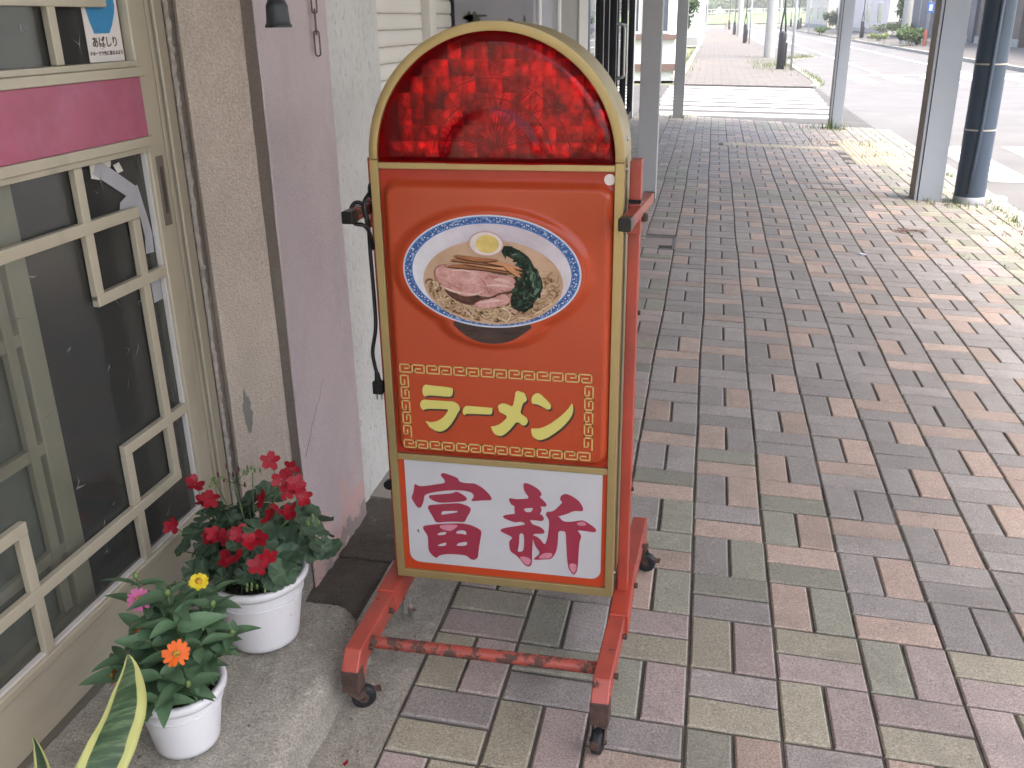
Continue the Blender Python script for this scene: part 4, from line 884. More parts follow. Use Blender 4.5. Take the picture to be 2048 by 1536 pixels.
# white name panel
wp = MB().bb(sx(-RI), sx(RI), YF+.002, YF+.008, .215, .4960).build('name_panel', M_BORDER, sign)
wl = [(-.2185,.4955),(-.2185,.2585)] + [(-.2185+.024*(1-math.cos(q*math.pi/16)), .2585-.024*math.sin(q*math.pi/16)) for q in range(1,9)] + [(.1995,.2345)] + [(.1995+.0225*math.sin(q*math.pi/16), .2345+.0225*(1-math.cos(q*math.pi/16))) for q in range(1,9)] + [(.2222,.4955)]
fill('white_field', [wl], MS(YF+.0012), M_WHITEP, wp, .0003)
for g_l in KANJI:
    lo = [chaikin(U(g_l[0]), 2)] + [chaikin(U(h_), 1) for h_ in g_l[1:]]
    fill('kanji_stroke', lo, MS(YF+.0003), M_CRIM, wp, .0003)
for h_ in KANJI_GLINT:  # highlights on the kanji, painted as flat pale pink shapes
    c = chaikin(U(h_), 2); mx_ = sum(p[0] for p in c)/len(c); mz_ = sum(p[1] for p in c)/len(c)
    fill('glint_edge', [[(mx_+(a-mx_)*1.12, mz_+(b-mz_)*1.12) for a, b in c]], MS(YF-.0002), M_CRIM2, wp, .0001)
    fill('kanji_glint', [c], MS(YF-.0005), M_PINKG, wp, .0001)
MB().add([(sx(-.1985),YF+.0006,.318),(sx(-.1925),YF+.0006,.310),(sx(-.1940),YF+.0006,.321)], [(0,1,2)]).build('chip', M_SHAD, wp, fixn=False)
# small round sticker
MB().lathe([(.0001,-.0008),(.0105,-.0008),(.0105,0)], (sx(.2225), YF+.003, 1.1145), 24, 'Y').build('round_sticker', pm('sticker_grey', (.62,.60,.56), .5, .06), sign)
# red lens: clear red shell over a mirror-faceted reflector
def lens_mat():
    m, t, b = nodes('red_lens'); out = t.nodes['Material Output']; P = coords(t)
    tr = nn(t, 'ShaderNodeBsdfTransparent'); tr.inputs[0].default_value = (1.0,.045,.06,1)
    df = nn(t, 'ShaderNodeBsdfDiffuse'); df.inputs[0].default_value = (.45,.004,.014,1)
    m1 = nn(t, 'ShaderNodeMixShader'); m1.inputs[0].default_value = .12; t.links.new(tr.outputs[0], m1.inputs[1]); t.links.new(df.outputs[0], m1.inputs[2])
    gl = nn(t, 'ShaderNodeBsdfGlossy'); gl.inputs['Roughness'].default_value = .06
    m2 = nn(t, 'ShaderNodeMixShader'); t.links.new(schlick(t, .02), m2.inputs[0]); t.links.new(m1.outputs[0], m2.inputs[1]); t.links.new(gl.outputs[0], m2.inputs[2])
    t.links.new(m2.outputs[0], out.inputs['Surface']); return m
M_LENS = lens_mat()
lb = MB(); NR, NA = 26, 64; RL = .2325; ZL = 1.1415
def lens_h(r, ang):
    h = .014*sstep(RL, RL-.018, r) + .004*(1-(r/RL)**2)
    h += .006*sstep(.1005, .092, r)
    z = r*math.sin(ang); h -= .012*sstep(.012, .0, z); return max(0, h)
for a in range(NR+1):
    fr_ = a/NR; r = RL*(fr_**.9)
    for c in range(NA+1):
        ang = math.pi*c/NA; u = r*math.cos(ang); v = ZL + r*math.sin(ang)*(1.3805-ZL)/RL
        lb.v.append((sx(u), YF+.003-lens_h(r, ang), v))
lb.f = [[a*(NA+1)+c, (a+1)*(NA+1)+c, (a+1)*(NA+1)+c+1, a*(NA+1)+c+1] for a in range(NR) for c in range(NA)]; lb.m = [0]*len(lb.f)
lens = lb.build('red_lens', M_LENS, sign, smooth=True, fixn=False)
# reflector
fb = MB(); ftint = []; rr = random.Random(77); cw, chh = .0265, .031
def foil_mat():
    m, t, b = nodes('crinkled_foil'); P = coords(t)
    b.inputs['Metallic'].default_value = .55; b.inputs['Roughness'].default_value = .2
    at_ = nn(t, 'ShaderNodeAttribute'); at_.attribute_name = 'tint'
    c = mix(t, 1, ramp(t, noise(t, P, 36, 4), [(.36, g3(.2)), (.62, g3(1))]), ramp(t, at_.outputs['Fac'], [(0, g3(.3)), (.6, g3(.75)), (1, g3(1))]), 'MULTIPLY')  # uneven cell brightness puts the foil's reflections into the colour
    t.links.new(c, b.inputs['Base Color'])
    bump(t, noise(t, P, 60, 3, .5), b, .5, .01); return m
M_FOIL = foil_mat()
u = -.236
while u < .236:
    v = 1.142
    while v < 1.385:
        if max(math.hypot(u+a_, v+b__-ZC) for a_ in (0,cw) for b__ in (0,chh)) < .242:
            ty = rr.gauss(.0, .10); tz = rr.gauss(.02, .12); yb = YF+.075
            def fp(a, b_): 
                return (sx(u+a*cw), yb + (a-.5)*cw*ty + (b_-.5)*chh*tz + -.0045*math.sin(a*math.pi)*math.sin(b_*math.pi), v+b_*chh)
            st_ = len(fb.v); tv_ = rr.random()
            for a in range(5):
                for b_ in range(5): fb.v.append(fp(a/4, b_/4))
            for a in range(4):
                for b_ in range(4): fb.f.append([st_+a*5+b_, st_+(a+1)*5+b_, st_+(a+1)*5+b_+1, st_+a*5+b_+1]); fb.m.append(0); ftint.append(tv_)
        v += chh
    u += cw
ff_ = fb.build('foil_reflector', M_FOIL, sign, smooth=True, fixn=False); fa_ = ff_.data.attributes.new('tint', 'FLOAT', 'FACE'); fa_.data.foreach_set('value', ftint)
# cracks in the lens
ck = MB(); rr = random.Random(31)
def crack(p, ang, L, w):
    u_, v_ = p; n = int(L/.006); pts_ = [(u_, v_)]
    for q in range(n):
        ang += rr.gauss(0, .13); u_ += .006*math.cos(ang); v_ += .006*math.sin(ang)
        if math.hypot(u_, v_-ZL) > .222 or v_ < ZL+.006: break
        pts_.append((u_, v_))
        if rr.random() < .09 and L > .04: crack((u_, v_), ang + rr.choice((-1,1))*rr.uniform(.4,.9), L*.4, w*.7)
    for (a, b_), (c, d) in zip(pts_, pts_[1:]):
        l = math.hypot(c-a, d-b_) or 1; nx_, nz_ = -(d-b_)/l*w, (c-a)/l*w
        r1_, r2_ = math.hypot(a, b_-ZL), math.hypot(c, d-ZL)
        y1_, y2_ = YF+.003-lens_h(r1_, math.atan2(b_-ZL, a))+.0012, YF+.003-lens_h(r2_, math.atan2(d-ZL, c))+.0012
        ck.add([(sx(a+nx_), y1_, b_+nz_), (sx(a-nx_), y1_, b_-nz_), (sx(c-nx_), y2_, d-nz_), (sx(c+nx_), y2_, d+nz_)], [(0,1,2,3)])
for q in range(22): crack((.008, ZL+.032), math.pi*(.02+.96*q/21)+rr.gauss(0,.05), rr.uniform(.04,.17), .0007)
co = ck.build('lens_cracks', pm('crack_dark', (.03,.002,.004), .4, .1), lens, fixn=False)
ring = MB(); 
for rr_, w in ((.118,.0011),(.152,.0009),(.0985,.0012)):
    for q in range(4, 60):
        a1, a2 = math.pi*q/64, math.pi*(q+1)/64
        f1 = [(r_*math.cos(a), ZL+r_*math.sin(a)*1.03) for r_, a in ((rr_-w,a1),(rr_+w,a1),(rr_+w,a2),(rr_-w,a2))]
        ring.add([(sx(a), YF+.003-lens_h(math.hypot(a,b_-ZL), math.atan2(b_-ZL,a))+.0012, b_) for a, b_ in f1], [(0,1,2,3)])
ring.build('lens_rings', MATS['crack_dark'], lens, fixn=False)
# ---- stand: two rails with down-turned ends, posts, handles, cross bar, casters
def rail(xf, xb_, name):
    t_ = MB(); y0, y1 = -.105, .575
    prof = [(-.120,.078),(-.085,.078),(-.060,.118),(.535,.118),(.56,.078),(.60,.078),(.603,.125),(.575,.168),(-.088,.168),(-.120,.130)]
    fx = lambda y: xf + (xb_-xf)*(y+.1)/.7
    w = .0185
    t_.prism(prof, lambda y, z: (fx(y)-w, y, z), lambda y, z: (fx(y)+w, y, z))
    return t_.build(name, M_REDW, sign, bevel=.003), fx
rl, fxl = rail(-.694, -.692, 'base_rail'); rr_o, fxr = rail(-.1685, -.140, 'base_rail')
for fx, s_ in ((fxl,-1),(fxr,1)):
    for y0, y1 in ((.125,.335),):
        MB().bb(fx(.23)-.0215, fx(.23)+.0215, y0, y1, .112, .1725).build('rail_sleeve', M_RED, sign, bevel=.003)
    MB().prism([(-.1205,.076),(-.0845,.076),(-.083,.086),(-.0885,.131),(-.1215,.131)], lambda y, z: (fx(y)-.0195, y, z), lambda y, z: (fx(y)+.0195, y, z)).build('bare_rail_end', M_RUSTB, sign, bevel=.002)
    for y in (-.045, .09, .29, .47): MB().lathe([(.0001,0),(.006,0),(.0065,.004),(.0065,.009),(.0001,.010)], (fx(y)+(.0185 if s_ > 0 else .0185), y, .143), 6, 'X').build('bolt', M_RUSTB, sign)
MB().tube([(fxl(-.03)+.017,-.03,.146),(fxr(-.03)-.017,-.03,.146)], .0135, 16).build('cross_bar', M_RUST, sign, smooth='auto')
MB().tube([(fxl(.5)+.017,.5,.146),(fxr(.5)-.017,.5,.146)], .0135, 12).build('cross_bar', M_RUST, sign, smooth='auto')
for s_, xc in ((-1,-.6885),(1,-.1565)):
    MB().bb(xc-.0112, xc+.0112, .218, .265, .172, 1.142).build('post', M_RED, sign, bevel=.002)
    MB().bb(xc-.0128, xc+.0128, .212, .270, 1.000, 1.060).build('handle_bracket', M_RED, sign, bevel=.002)
    MB().bb(xc-.0118, xc+.0118, .2165, .2665, 1.0605, 1.068).build('post_band', M_BLACKP, sign)
    xa = -.699 if s_ < 0 else -.1635; xe = -.6935 if s_ < 0 else -.1385
    hx = lambda y: xa + (xe-xa)*(y-.09)/.29
    hh = MB().bar((hx(.118),.118,1.045),(hx(.375),.375,1.045), .022, .022).build('handle', M_RUST if s_ < 0 else M_REDW, sign, bevel=.002)
    MB().bar((hx(.083),.083,1.045),(hx(.1175),.1175,1.045), .0245, .0245).build('end_cap', M_BLACKP, hh, bevel=.003)
    MB().bar((hx(.3755),.3755,1.045),(hx(.383),.383,1.045), .0235, .0235).build('end_cap', M_RUSTB, hh, bevel=.002)
    MB().lathe([(.0001,0),(.009,0),(.009,.008),(.006,.012),(.0001,.013)], (xc+.013, .24, 1.03), 10, 'X').build('bolt', M_RUSTB, sign)
    for z in (.42, .83): MB().lathe([(.0001,0),(.005,0),(.005,.005),(.0001,.006)], (xc+.0112, .25, z), 8, 'X').build('bolt', M_RUSTB, sign)
for z in (1.185, 1.128, .245):
    MB().lathe([(.0001,.0),(.0042,0),(.0042,.003),(.0001,.005)], (sx(.249), YF+.045 if z > .5 else YF+.02, z), 10, 'X').build('screw', M_STEEL, sign)
def caster(x, y, ang, zt):
    """swivel caster: fork plate, two cheeks, wheel (tyre, hub), brake lever"""
    M = Matrix.Translation((x, y, 0)) @ Matrix.Rotation(ang, 4, 'Z'); g0 = gz(x) + .0005; rw = .0265
    c_ = MB().box((0,0,zt-.004), (.036,.036,.007)); zc = g0 + rw; off = .016
    for s_ in (-1, 1):
        c_.prism([(-.015,zt-.008),(.015,zt-.008),(off+.009,zc+.004),(off+.006,zc-.008),(off-.007,zc-.007)], lambda a, z: (a, s_*.0135-.001, z), lambda a, z: (a, s_*.0135+.001, z))
    c_.lathe([(.0001,-.018),(.005,-.018),(.005,.018),(.0001,.018)], (off,0,zc), 8, 'Y')
    o = bpy.data.objects.new('caster', c_.mesh('caster', M_RUSTB)); link(o, sign)
    o.matrix_parent_inverse = Matrix.Translation(-sign.location); o.matrix_basis = M
    w_ = MB().lathe([(.011,-.0095),(.022,-.0105),(.0255,-.0085),(rw,-.004),(rw,.004),(.0255,.0085),(.022,.0105),(.011,.0095)], (off,0,zc), 28, 'Y')
    link(bpy.data.objects.new('tyre', w_.mesh('tyre', M_RUBBER, smooth=True)), o)
    h_ = MB().lathe([(.0001,-.0115),(.006,-.0115),(.0065,-.009),(.011,-.0085),(.011,.0085),(.0065,.009),(.006,.0115),(.0001,.0115)], (off,0,zc), 16, 'Y')
    link(bpy.data.objects.new('hub', h_.mesh('hub', M_RUSTB, smooth='auto')), o)
    l_ = MB().box((off+.020,.0,zc+.014), (.030,.016,.002), Euler((0,.35,0)).to_matrix()).box((off+.034,0,zc+.010), (.008,.02,.0025))
    link(bpy.data.objects.new('brake_lever', l_.mesh('brake_lever', M_RUSTB)), o)
caster(fxl(-.1)+.002, -.098, R(30), .078); caster(fxr(-.1), -.098, R(-97), .078)
caster(fxr(.58)+.004, .580, R(-10), .078); caster(fxl(.58), .580, R(40), .078)
# silver clamp at the left rail
wc = MB(); wc.tube([(-.674,.205,.098),(-.662,.190,.092),(-.650,.176,.082)], .006, 8); wc.tube([(-.672,.185,.075),(-.672,.185,.110)], .0075, 8)
wc.lathe([(.004,-.012),(.009,-.012),(.009,.012),(.004,.012),(.004,-.012)], (-.644,.170,.082), 12, 'Z')
wc.box((-.668,.180,.066), (.018,.022,.012), Euler((.3,.2,.6)).to_matrix()); wc.tube([(-.668,.182,.066),(-.668,.182,.115)], .003, 6)
wc.build('adjuster_clamp', M_STEEL, sign, smooth='auto')
MB().lathe([(.0001,0),(.012,0),(.012,.01),(.0001,.012)], (-.697,.2,.405), 10, 'Y').build('knob', M_BLACKP, sign)
# power cord hung over the left handle
def spline(pts, n=8):
    P = [Vector(p) for p in pts]; out = []
    for i in range(len(P)-1):
        p0, p1, p2, p3 = P[max(i-1,0)], P[i], P[i+1], P[min(i+2,len(P)-1)]
        for q in range(n):
            t_ = q/n; out.append(.5*((2*p1)+(p2-p0)*t_+(2*p0-5*p1+4*p2-p3)*t_*t_+(3*p1-p0-3*p2+p3)*t_**3))
    return out + [P[-1]]
CORD = [(-.681,.30,1.11),(-.684,.24,1.10),(-.686,.19,1.092),(-.680,.165,1.08),(-.684,.145,1.066),(-.682,.14,1.04),(-.680,.15,1.00),(-.682,.165,.972),(-.683,.172,.968),(-.679,.150,1.0),(-.684,.135,1.020),(-.703,.13,1.026),(-.712,.135,1.045),(-.704,.14,1.063),(-.690,.145,1.062),(-.683,.15,1.04),(-.685,.16,1.0),(-.687,.165,.95),(-.687,.168,.88),(-.688,.168,.80),(-.698,.166,.745),(-.696,.166,.715),(-.692,.165,.695)]
cordp = MB().tube(spline(CORD), .0042, 8).build('power_cord', M_BLACKP, sign, smooth=True)
pgm = MB().tube([(-.692,.165,.697),(-.690,.165,.675)], [.0055,.008], 8); pgm.bb(-.7015,-.679,.156,.174,.648,.677)
plug = pgm.build('plug', M_BLACKP, cordp, bevel=.002)
MB().bb(-.6965,-.6945,.162,.168,.634,.648).bb(-.686,-.684,.162,.168,.634,.648).build('plug_prong', M_STEEL, cordp)
# ================================================================= SMALL THINGS BY THE DOOR
M_IRON = pm('dark_iron', (.022,.026,.028), .5, .3, 40, .2, 120)
bell = thing('hanging_bell', (-.873,.24,1.39), 'dark metal bell hanging in front of the lavender pillar', 'bell')
MB().lathe([(.024,.002),(.0262,0),(.0265,.004),(.0235,.008),(.0225,.02),(.0215,.04),(.017,.05),(.009,.054),(.0075,.075),(.009,.08),(.0075,.09),(.006,.16)], (-.873,.24,1.390), 28).build('bell_body', M_IRON, bell, smooth='auto')
MB().lathe([(.0215,.012),(.0235,.001),(.024,.002)], (-.873,.24,1.390), 28).build('bell_rim', pm('worn_brass', (.10,.085,.05), .45, .2, metal=.6), bell, smooth=True)
MB().tube([(-.873,.24,1.545),(-.873,.24,2.99)], .003, 6).build('hanger_rod', M_IRON, bell)
chain = thing('hanging_chain', (-.945,.60,1.32), 'short rusty chain hanging at the corner of the lavender pillar', 'chain')
def chain_link(z, turn, L=.056, w=.012):
    pts = []
    for q in range(24):
        a = 2*math.pi*q/24; c_, s_ = math.cos(a), math.sin(a)
        pts.append((w/2*c_*1.0, (L/2-w/2)*(1 if s_ > 0 else -1 if s_ < 0 else 0) + w/2*s_))
    path = [((-.945 + p[0]*math.cos(turn)), .60 + p[0]*math.sin(turn), z + p[1]) for p in pts]; path.append(path[0])
    MB().tube(path, .0021, 6, False).build('chain_link', pm('chain_rust', (.115,.085,.075), .6, .3, 80, metal=.4), chain, smooth=True)
for q in range(36): chain_link(1.352 + q*.0475, R(20) if q % 2 == 0 else R(110))
# ---------------------------------------------------------------- flower pots
M_POT = pm('white_pot_plastic', (.60,.61,.64), .35, .03, 5, stain=(.36,.31,.25), ss=42, sthr=(.64,.70))
M_SOIL = pm('potting_soil', (.02,.015,.012), .95, .5, 60, 1, 90, .006)
M_STEM = pm('green_stem', (.055,.095,.035), .6, .2, 20)
def leafmat(name, col, var=.3, vein=.0, rough=.5):
    m, t, b = nodes(name); P = coords(t, True); oi = nn(t, 'ShaderNodeObjectInfo')
    c = ramp(t, oi.outputs['Random'], [(0, tuple(x*(1-var) for x in col)), (1, tuple(x*(1+var) for x in col))])
    c = mix(t, ramp(t, noise(t, P, 60, 4), [(.3, g3(0)), (.8, g3(.5))]), c, tuple(x*.6 for x in col))
    t.links.new(c, b.inputs['Base Color']); b.inputs['Roughness'].default_value = rough
    b.inputs['Subsurface Weight'].default_value = 0; b.inputs['Specular IOR Level'].default_value = .35
    bump(t, noise(t, P, 90, 3), b, .5, .002)
    tl = nn(t, 'ShaderNodeBsdfTranslucent'); t.links.new(c, tl.inputs[0])
    ms = nn(t, 'ShaderNodeMixShader'); ms.inputs[0].default_value = .22
    out = t.nodes['Material Output']; t.links.new(b.outputs[0], ms.inputs[1]); t.links.new(tl.outputs[0], ms.inputs[2]); t.links.new(ms.outputs[0], out.inputs['Surface'])
    return m
def geranium_mat():
    m = leafmat('geranium_leaf', (.055,.10,.06)); t = m.node_tree; b = t.nodes['Principled BSDF']
    at_ = nn(t, 'ShaderNodeAttribute'); at_.attribute_name = 'vein'; old = b.inputs['Base Color'].links[0].from_socket
    c = mix(t, at_.outputs['Fac'], old, (.10,.155,.09)); t.links.new(c, b.inputs['Base Color']); return m
M_GLEAF = geranium_mat() if True else leafmat('geranium_leaf', (.04,.082,.045)); M_ZLEAF = leafmat('zinnia_leaf', (.10,.185,.10))
M_RPET = leafmat('red_petal', (.29,.004,.016), .15); M_PPET = leafmat('pink_petal', (.50,.12,.28), .1); M_OPET = leafmat('orange_petal', (.72,.13,.01), .1); M_YPET = leafmat('yellow_petal', (.72,.58,.03), .05)
M_DISC = pm('flower_disc', (.42,.22,.02), .7, .3, 300, .8, 500); M_BUD = pm('green_bud', (.10,.16,.05), .6, .2, 80)
def pot(root, c, rr_, rb, h):
    z0 = .133; p = MB()
    p.lathe([(rb-.006,0),(rb,.003),(rb+.002,.012),(rb+(rr_-rb)*.55,h*.72),(rr_-.014,h-.028),(rr_-.0135,h-.024),(rr_-.004,h-.019),(rr_,h-.012),(rr_,h-.004),(rr_-.004,h),(rr_-.012,h-.001),(rr_-.015,h-.01),(rr_-.02,h-.05)], (c[0],c[1],z0), 56)
    po = p.build('pot', M_POT, root, smooth=True)
    d = MB(); n = 40; rng = random.Random(3); vs = [(c[0],c[1],z0+h-.03)]
    for ring_ in range(1,7):
        for q in range(n):
            a = 2*math.pi*q/n; r = (rr_-.017)*ring_/6; vs.append((c[0]+r*math.cos(a), c[1]+r*math.sin(a), z0+h-.032+rng.gauss(0,.0025)))
    fs = [(0,1+q,1+(q+1)%n) for q in range(n)] + [(1+(k_-1)*n+q,1+k_*n+q,1+k_*n+(q+1)%n,1+(k_-1)*n+(q+1)%n) for k_ in range(1,6) for q in range(n)]
    d.add(vs, fs); d.build('soil', M_SOIL, root)
    # moulded band
    MB().tube([(c[0]+(rb+(rr_-rb)*.56+.0006)*math.cos(a), c[1]+(rb+(rr_-rb)*.56+.0006)*math.sin(a), z0+h*.70+.0012*math.sin(a*5)) for a in [2*math.pi*q/60 for q in range(61)]], .0016, 6, False).build('pot_rib', M_POT, root, smooth=True)
    return po
def leaf_round(r):
    """scalloped, cupped geranium leaf in the xy plane, stalk at origin"""
    b = MB(); n = 44; b.v.append((.0,.0,0))
    for k_ in (.35,.7,1):
        for q in range(n):
            a = math.pi*.04 + (2*math.pi*.96)*q/(n-1) - math.pi/2 + math.pi*.0
            sc = 1 + .13*abs(math.sin(a*4.5)) if k_ == 1 else 1
            R_ = r*k_*sc; x, y = R_*math.cos(a), R_*math.sin(a) + r*.35
            b.v.append((x, y, .20*r*k_*k_ + .09*r*math.sin(a*4.5+.5)*k_*k_))
    for q in range(n-1):
        b.f.append([0,1+q,2+q])
        for k_ in (0,1): b.f.append([1+k_*n+q,1+(k_+1)*n+q,2+(k_+1)*n+q,2+k_*n+q])
    b.m = [0]*len(b.f); return b
def leaf_lance(L, w, droop=.25, fold=.25):
    b = MB(); n = 12
    for q in range(n+1):
        t_ = q/n; ww = w*(math.sin(math.pi*min(1,t_**.75))**.8) if q < n else 0
        if q == 0: ww = w*.12
        y = L*t_; z = -droop*L*t_*t_
        b.v += [(-ww, y, z+fold*ww), (-ww*.5, y, z+fold*ww*.35), (0, y, z), (ww*.5, y, z+fold*ww*.35), (ww, y, z+fold*ww)]
    for q in range(n):
        for k_ in range(4): b.f.append([q*5+k_, q*5+k_+1, (q+1)*5+k_+1, (q+1)*5+k_])
    b.m = [0]*len(b.f); return b
def place(name, me, parent, p, direction, roll=0, sc=1.0):
    """put mesh with its +y along direction"""
    d = Vector(direction).normalized(); upv = Vector((0,0,1)); x = d.cross(upv)
    x = x.normalized() if x.length > .05 else Vector((1,0,0)); z = x.cross(d)
    M = Matrix(((x.x,d.x,z.x),(x.y,d.y,z.y),(x.z,d.z,z.z))).to_4x4() @ Matrix.Rotation(roll, 4, 'Y')
    o = bpy.data.objects.new(name, me); o.matrix_basis = Matrix.Translation(p) @ M @ Matrix.Scale(sc, 4); return link(o, parent)
def face(name, me, parent, p, normal, spin=0, sc=1.0):
    """put mesh with its +z along normal"""
    q_ = Vector(normal).to_track_quat('Z', 'Y'); o = bpy.data.objects.new(name, me)
    o.matrix_basis = Matrix.Translation(p) @ q_.to_matrix().to_4x4() @ Matrix.Rotation(spin, 4, 'Z') @ Matrix.Scale(sc, 4); return link(o, parent)
# geranium
gc = (-.925,-.03); gt = .133+.168
ger = thing('potted_geranium', (gc[0],gc[1],.13), 'white pot of red geraniums on the doorstep beside the pillar', 'potted plant', 'potted flowers on the doorstep')
pot(ger, gc, .109, .074, .168)
gl_m = [leaf_round(r).mesh('leaf', M_GLEAF, smooth=True, fixn=False) for r in (.0185,.0235,.029)]
for me_ in gl_m:
    vv = [0.9] + [max(0, abs(math.cos((math.pi*.04+2*math.pi*.96*q/43-math.pi/2)*4.5))**6)*(.9, .75, .5)[k_] for k_ in range(3) for q in range(44)]
    me_.attributes.new('vein', 'FLOAT', 'POINT').data.foreach_set('value', vv)
rg = random.Random(12); stem = MB(); base = Vector((gc[0],gc[1],gt-.03))
def bez(a, b, lift, n=7):
    a, b = Vector(a), Vector(b); m = (a+b)/2 + Vector((0,0,lift)); return [(1-t)**2*a + 2*t*(1-t)*m + t*t*b for t in [q/n for q in range(n+1)]]
for q in range(120):
    az = rg.uniform(0, 2*math.pi); el = rg.uniform(.02, 1.25); k_ = rg.uniform(.5,1.1)
    p = Vector((gc[0]+.006 + .158*k_*math.cos(az)*math.cos(el), gc[1] + .145*k_*math.sin(az)*math.cos(el), gt + .012 + .135*k_*math.sin(el)))
    if p.z < gt + .03 and p.y < gc[1] + .05:
        p.z = gt + .03 + .02*rg.random()
    if p.z < gt - .01 and math.hypot(p.x-gc[0], p.y-gc[1]) < .115: p.z = gt + .012
    nrm = Vector((math.cos(az)*math.cos(el), math.sin(az)*math.cos(el), math.sin(el)+.55)).normalized() + Vector((rg.gauss(0,.38), rg.gauss(0,.38)-.2, rg.gauss(0,.25)))
    face('leaf', gl_m[q%3], ger, p, nrm, rg.uniform(0,6.28), rg.uniform(.85,1.15))
    stem.tube(bez(base + Vector((rg.gauss(0,.02), rg.gauss(0,.02), 0)), p - nrm.normalized()*.003, .02), .0013, 5)
def petal_ob(L, w, cup=.2, notch=0):
    b = MB(); n = 8
    for q in range(n+1):
        t_ = q/n; ww = w*math.sin(math.pi*(.08+.80*t_))**.9 if q < n else w*.45
        b.v += [(-ww, L*t_, cup*L*t_*t_+ .12*ww), (0, L*t_*(1-notch*(q==n)), cup*L*t_*t_), (ww, L*t_, cup*L*t_*t_+.12*ww)]
    for q in range(n):
        for k_ in range(2): b.f.append([q*3+k_, q*3+k_+1, (q+1)*3+k_+1, (q+1)*3+k_])
    b.m = [0]*len(b.f); return b
def flower_mesh(n, L, w, cup, seed, r0=.001, layers=1):
    rng = random.Random(seed); out = MB()
    for ly in range(layers):
        for q in range(n):
            a = 2*math.pi*(q+.5*ly)/n + rng.gauss(0,.12); pb_ = petal_ob(L*rng.uniform(.88,1.08)*(1-.14*ly), w*rng.uniform(.85,1.1), cup+.15*ly+rng.gauss(0,.08), .06)
            M = Matrix.Rotation(a, 4, 'Z') @ Matrix.Translation((0,r0,.0012*ly)) @ Matrix.Rotation(rng.gauss(0,.18), 4, 'Y')
            out.add([M @ Vector(v) for v in pb_.v], pb_.f)
    return out
gf_m = [flower_mesh(5,.0222,.0086,(.02,.3,.15,.4)[s_-1],s_).mesh('flower', M_RPET, smooth=True, fixn=False) for s_ in (1,2,3,4)]
GF = [(-.845,-.02,.53),(-.86,-.05,.44),(-.94,-.12,.385),(-.90,-.11,.445),(-1.035,-.02,.45)][:0] + [(-.868,-.02,.56),(-.817,-.03,.552),(-.801,-.05,.528),(-.798,-.03,.489),(-.838,-.07,.476),(-.819,-.05,.464),(-.896,-.02,.467),(-1.061,0,.477),(-1.012,-.03,.463),(-1.111,-.03,.387),(-.984,-.09,.411),(-.947,-.1,.412),(-.915,-.09,.426),(-.878,-.12,.425),(-.868,-.1,.426),(-.895,-.15,.403),(-.838,-.13,.401)]
for q, p in enumerate(GF):
    p = Vector(p); tc = (CAM - p).normalized()
    if q >= 10: p = p + tc*.032
    elif q >= 4: p = p + tc*.015
    for r_ in range(1):
        nrm = tc*.75 + Vector((rg.gauss(0,.45), rg.gauss(0,.3), rg.gauss(.25,.35)))
        fo_ = face('flower', gf_m[(q+r_)%4], ger, p + Vector((rg.gauss(0,.008), .012*r_, rg.gauss(0,.008)))*(r_), nrm, rg.uniform(0,6.28), rg.uniform(.82,1.02))
hubs = [((-.845,-.035,.505), [0,1,2,3,6]), ((-.825,-.055,.445), [4,5]), ((-1.035,-.01,.43), [7,8]), ((-1.09,-.03,.375), [9]), ((-.91,-.09,.38), [10,11,12,13,14,15,16])]
for p in ((-.842,-.03,.525),(-.862,-.06,.452),(-.932,-.13,.39),(-.905,-.12,.44),(-1.034,-.02,.45),(-.83,-.04,.50),(-.86,-.14,.385),(-.965,-.11,.43)):
    p = Vector(p); face('flower', gf_m[rg.randint(0,3)], ger, p + (CAM-p).normalized()*.02, (CAM-p).normalized() + Vector((rg.gauss(0,.6), rg.gauss(0,.3), rg.gauss(.2,.5))), rg.uniform(0,6.28), rg.uniform(.75,.95))
for hub, ids in hubs:
    stem.tube(bez(base + Vector((rg.gauss(0,.015), rg.gauss(0,.015), 0)), hub, .04), .0021, 6)
    for n_ in ids: stem.tube(bez(hub, GF[n_], .004, 4), .0009, 5)
stem.tube(bez(base, (-.955,-.02,.50), .03), .0022, 6)
for q in range(7):
    e = Vector((-.955+rg.gauss(0,.022), -.02+rg.gauss(0,.01), .52+rg.gauss(0,.014))); stem.tube(bez((-.955,-.02,.50), e, 0, 3), .0008, 5)
    MB().lathe([(.0001,-.004),(.0028,0),(.0022,.006),(.0001,.011)], e, 6).build('spent_bud', pm('wilted_red', (.10,.012,.022), .7, .3), ger, smooth=True)
for hub in ((-.78,-.03,.43),(-.865,-.16,.345),(-.905,-.03,.535),(-1.0,-.02,.50)):
    for q in range(6):
        e = Vector(hub) + Vector((rg.gauss(0,.009), rg.gauss(0,.006), rg.gauss(0,.007)))
        MB().lathe([(.0001,-.005),(.003,0),(.0026,.005),(.0001,.009)], e, 6).build('bud', M_BUD, ger, smooth=True)
    stem.tube(bez(base, hub, .04), .0013, 5)
stem.build('stems', M_STEM, ger, smooth=True)
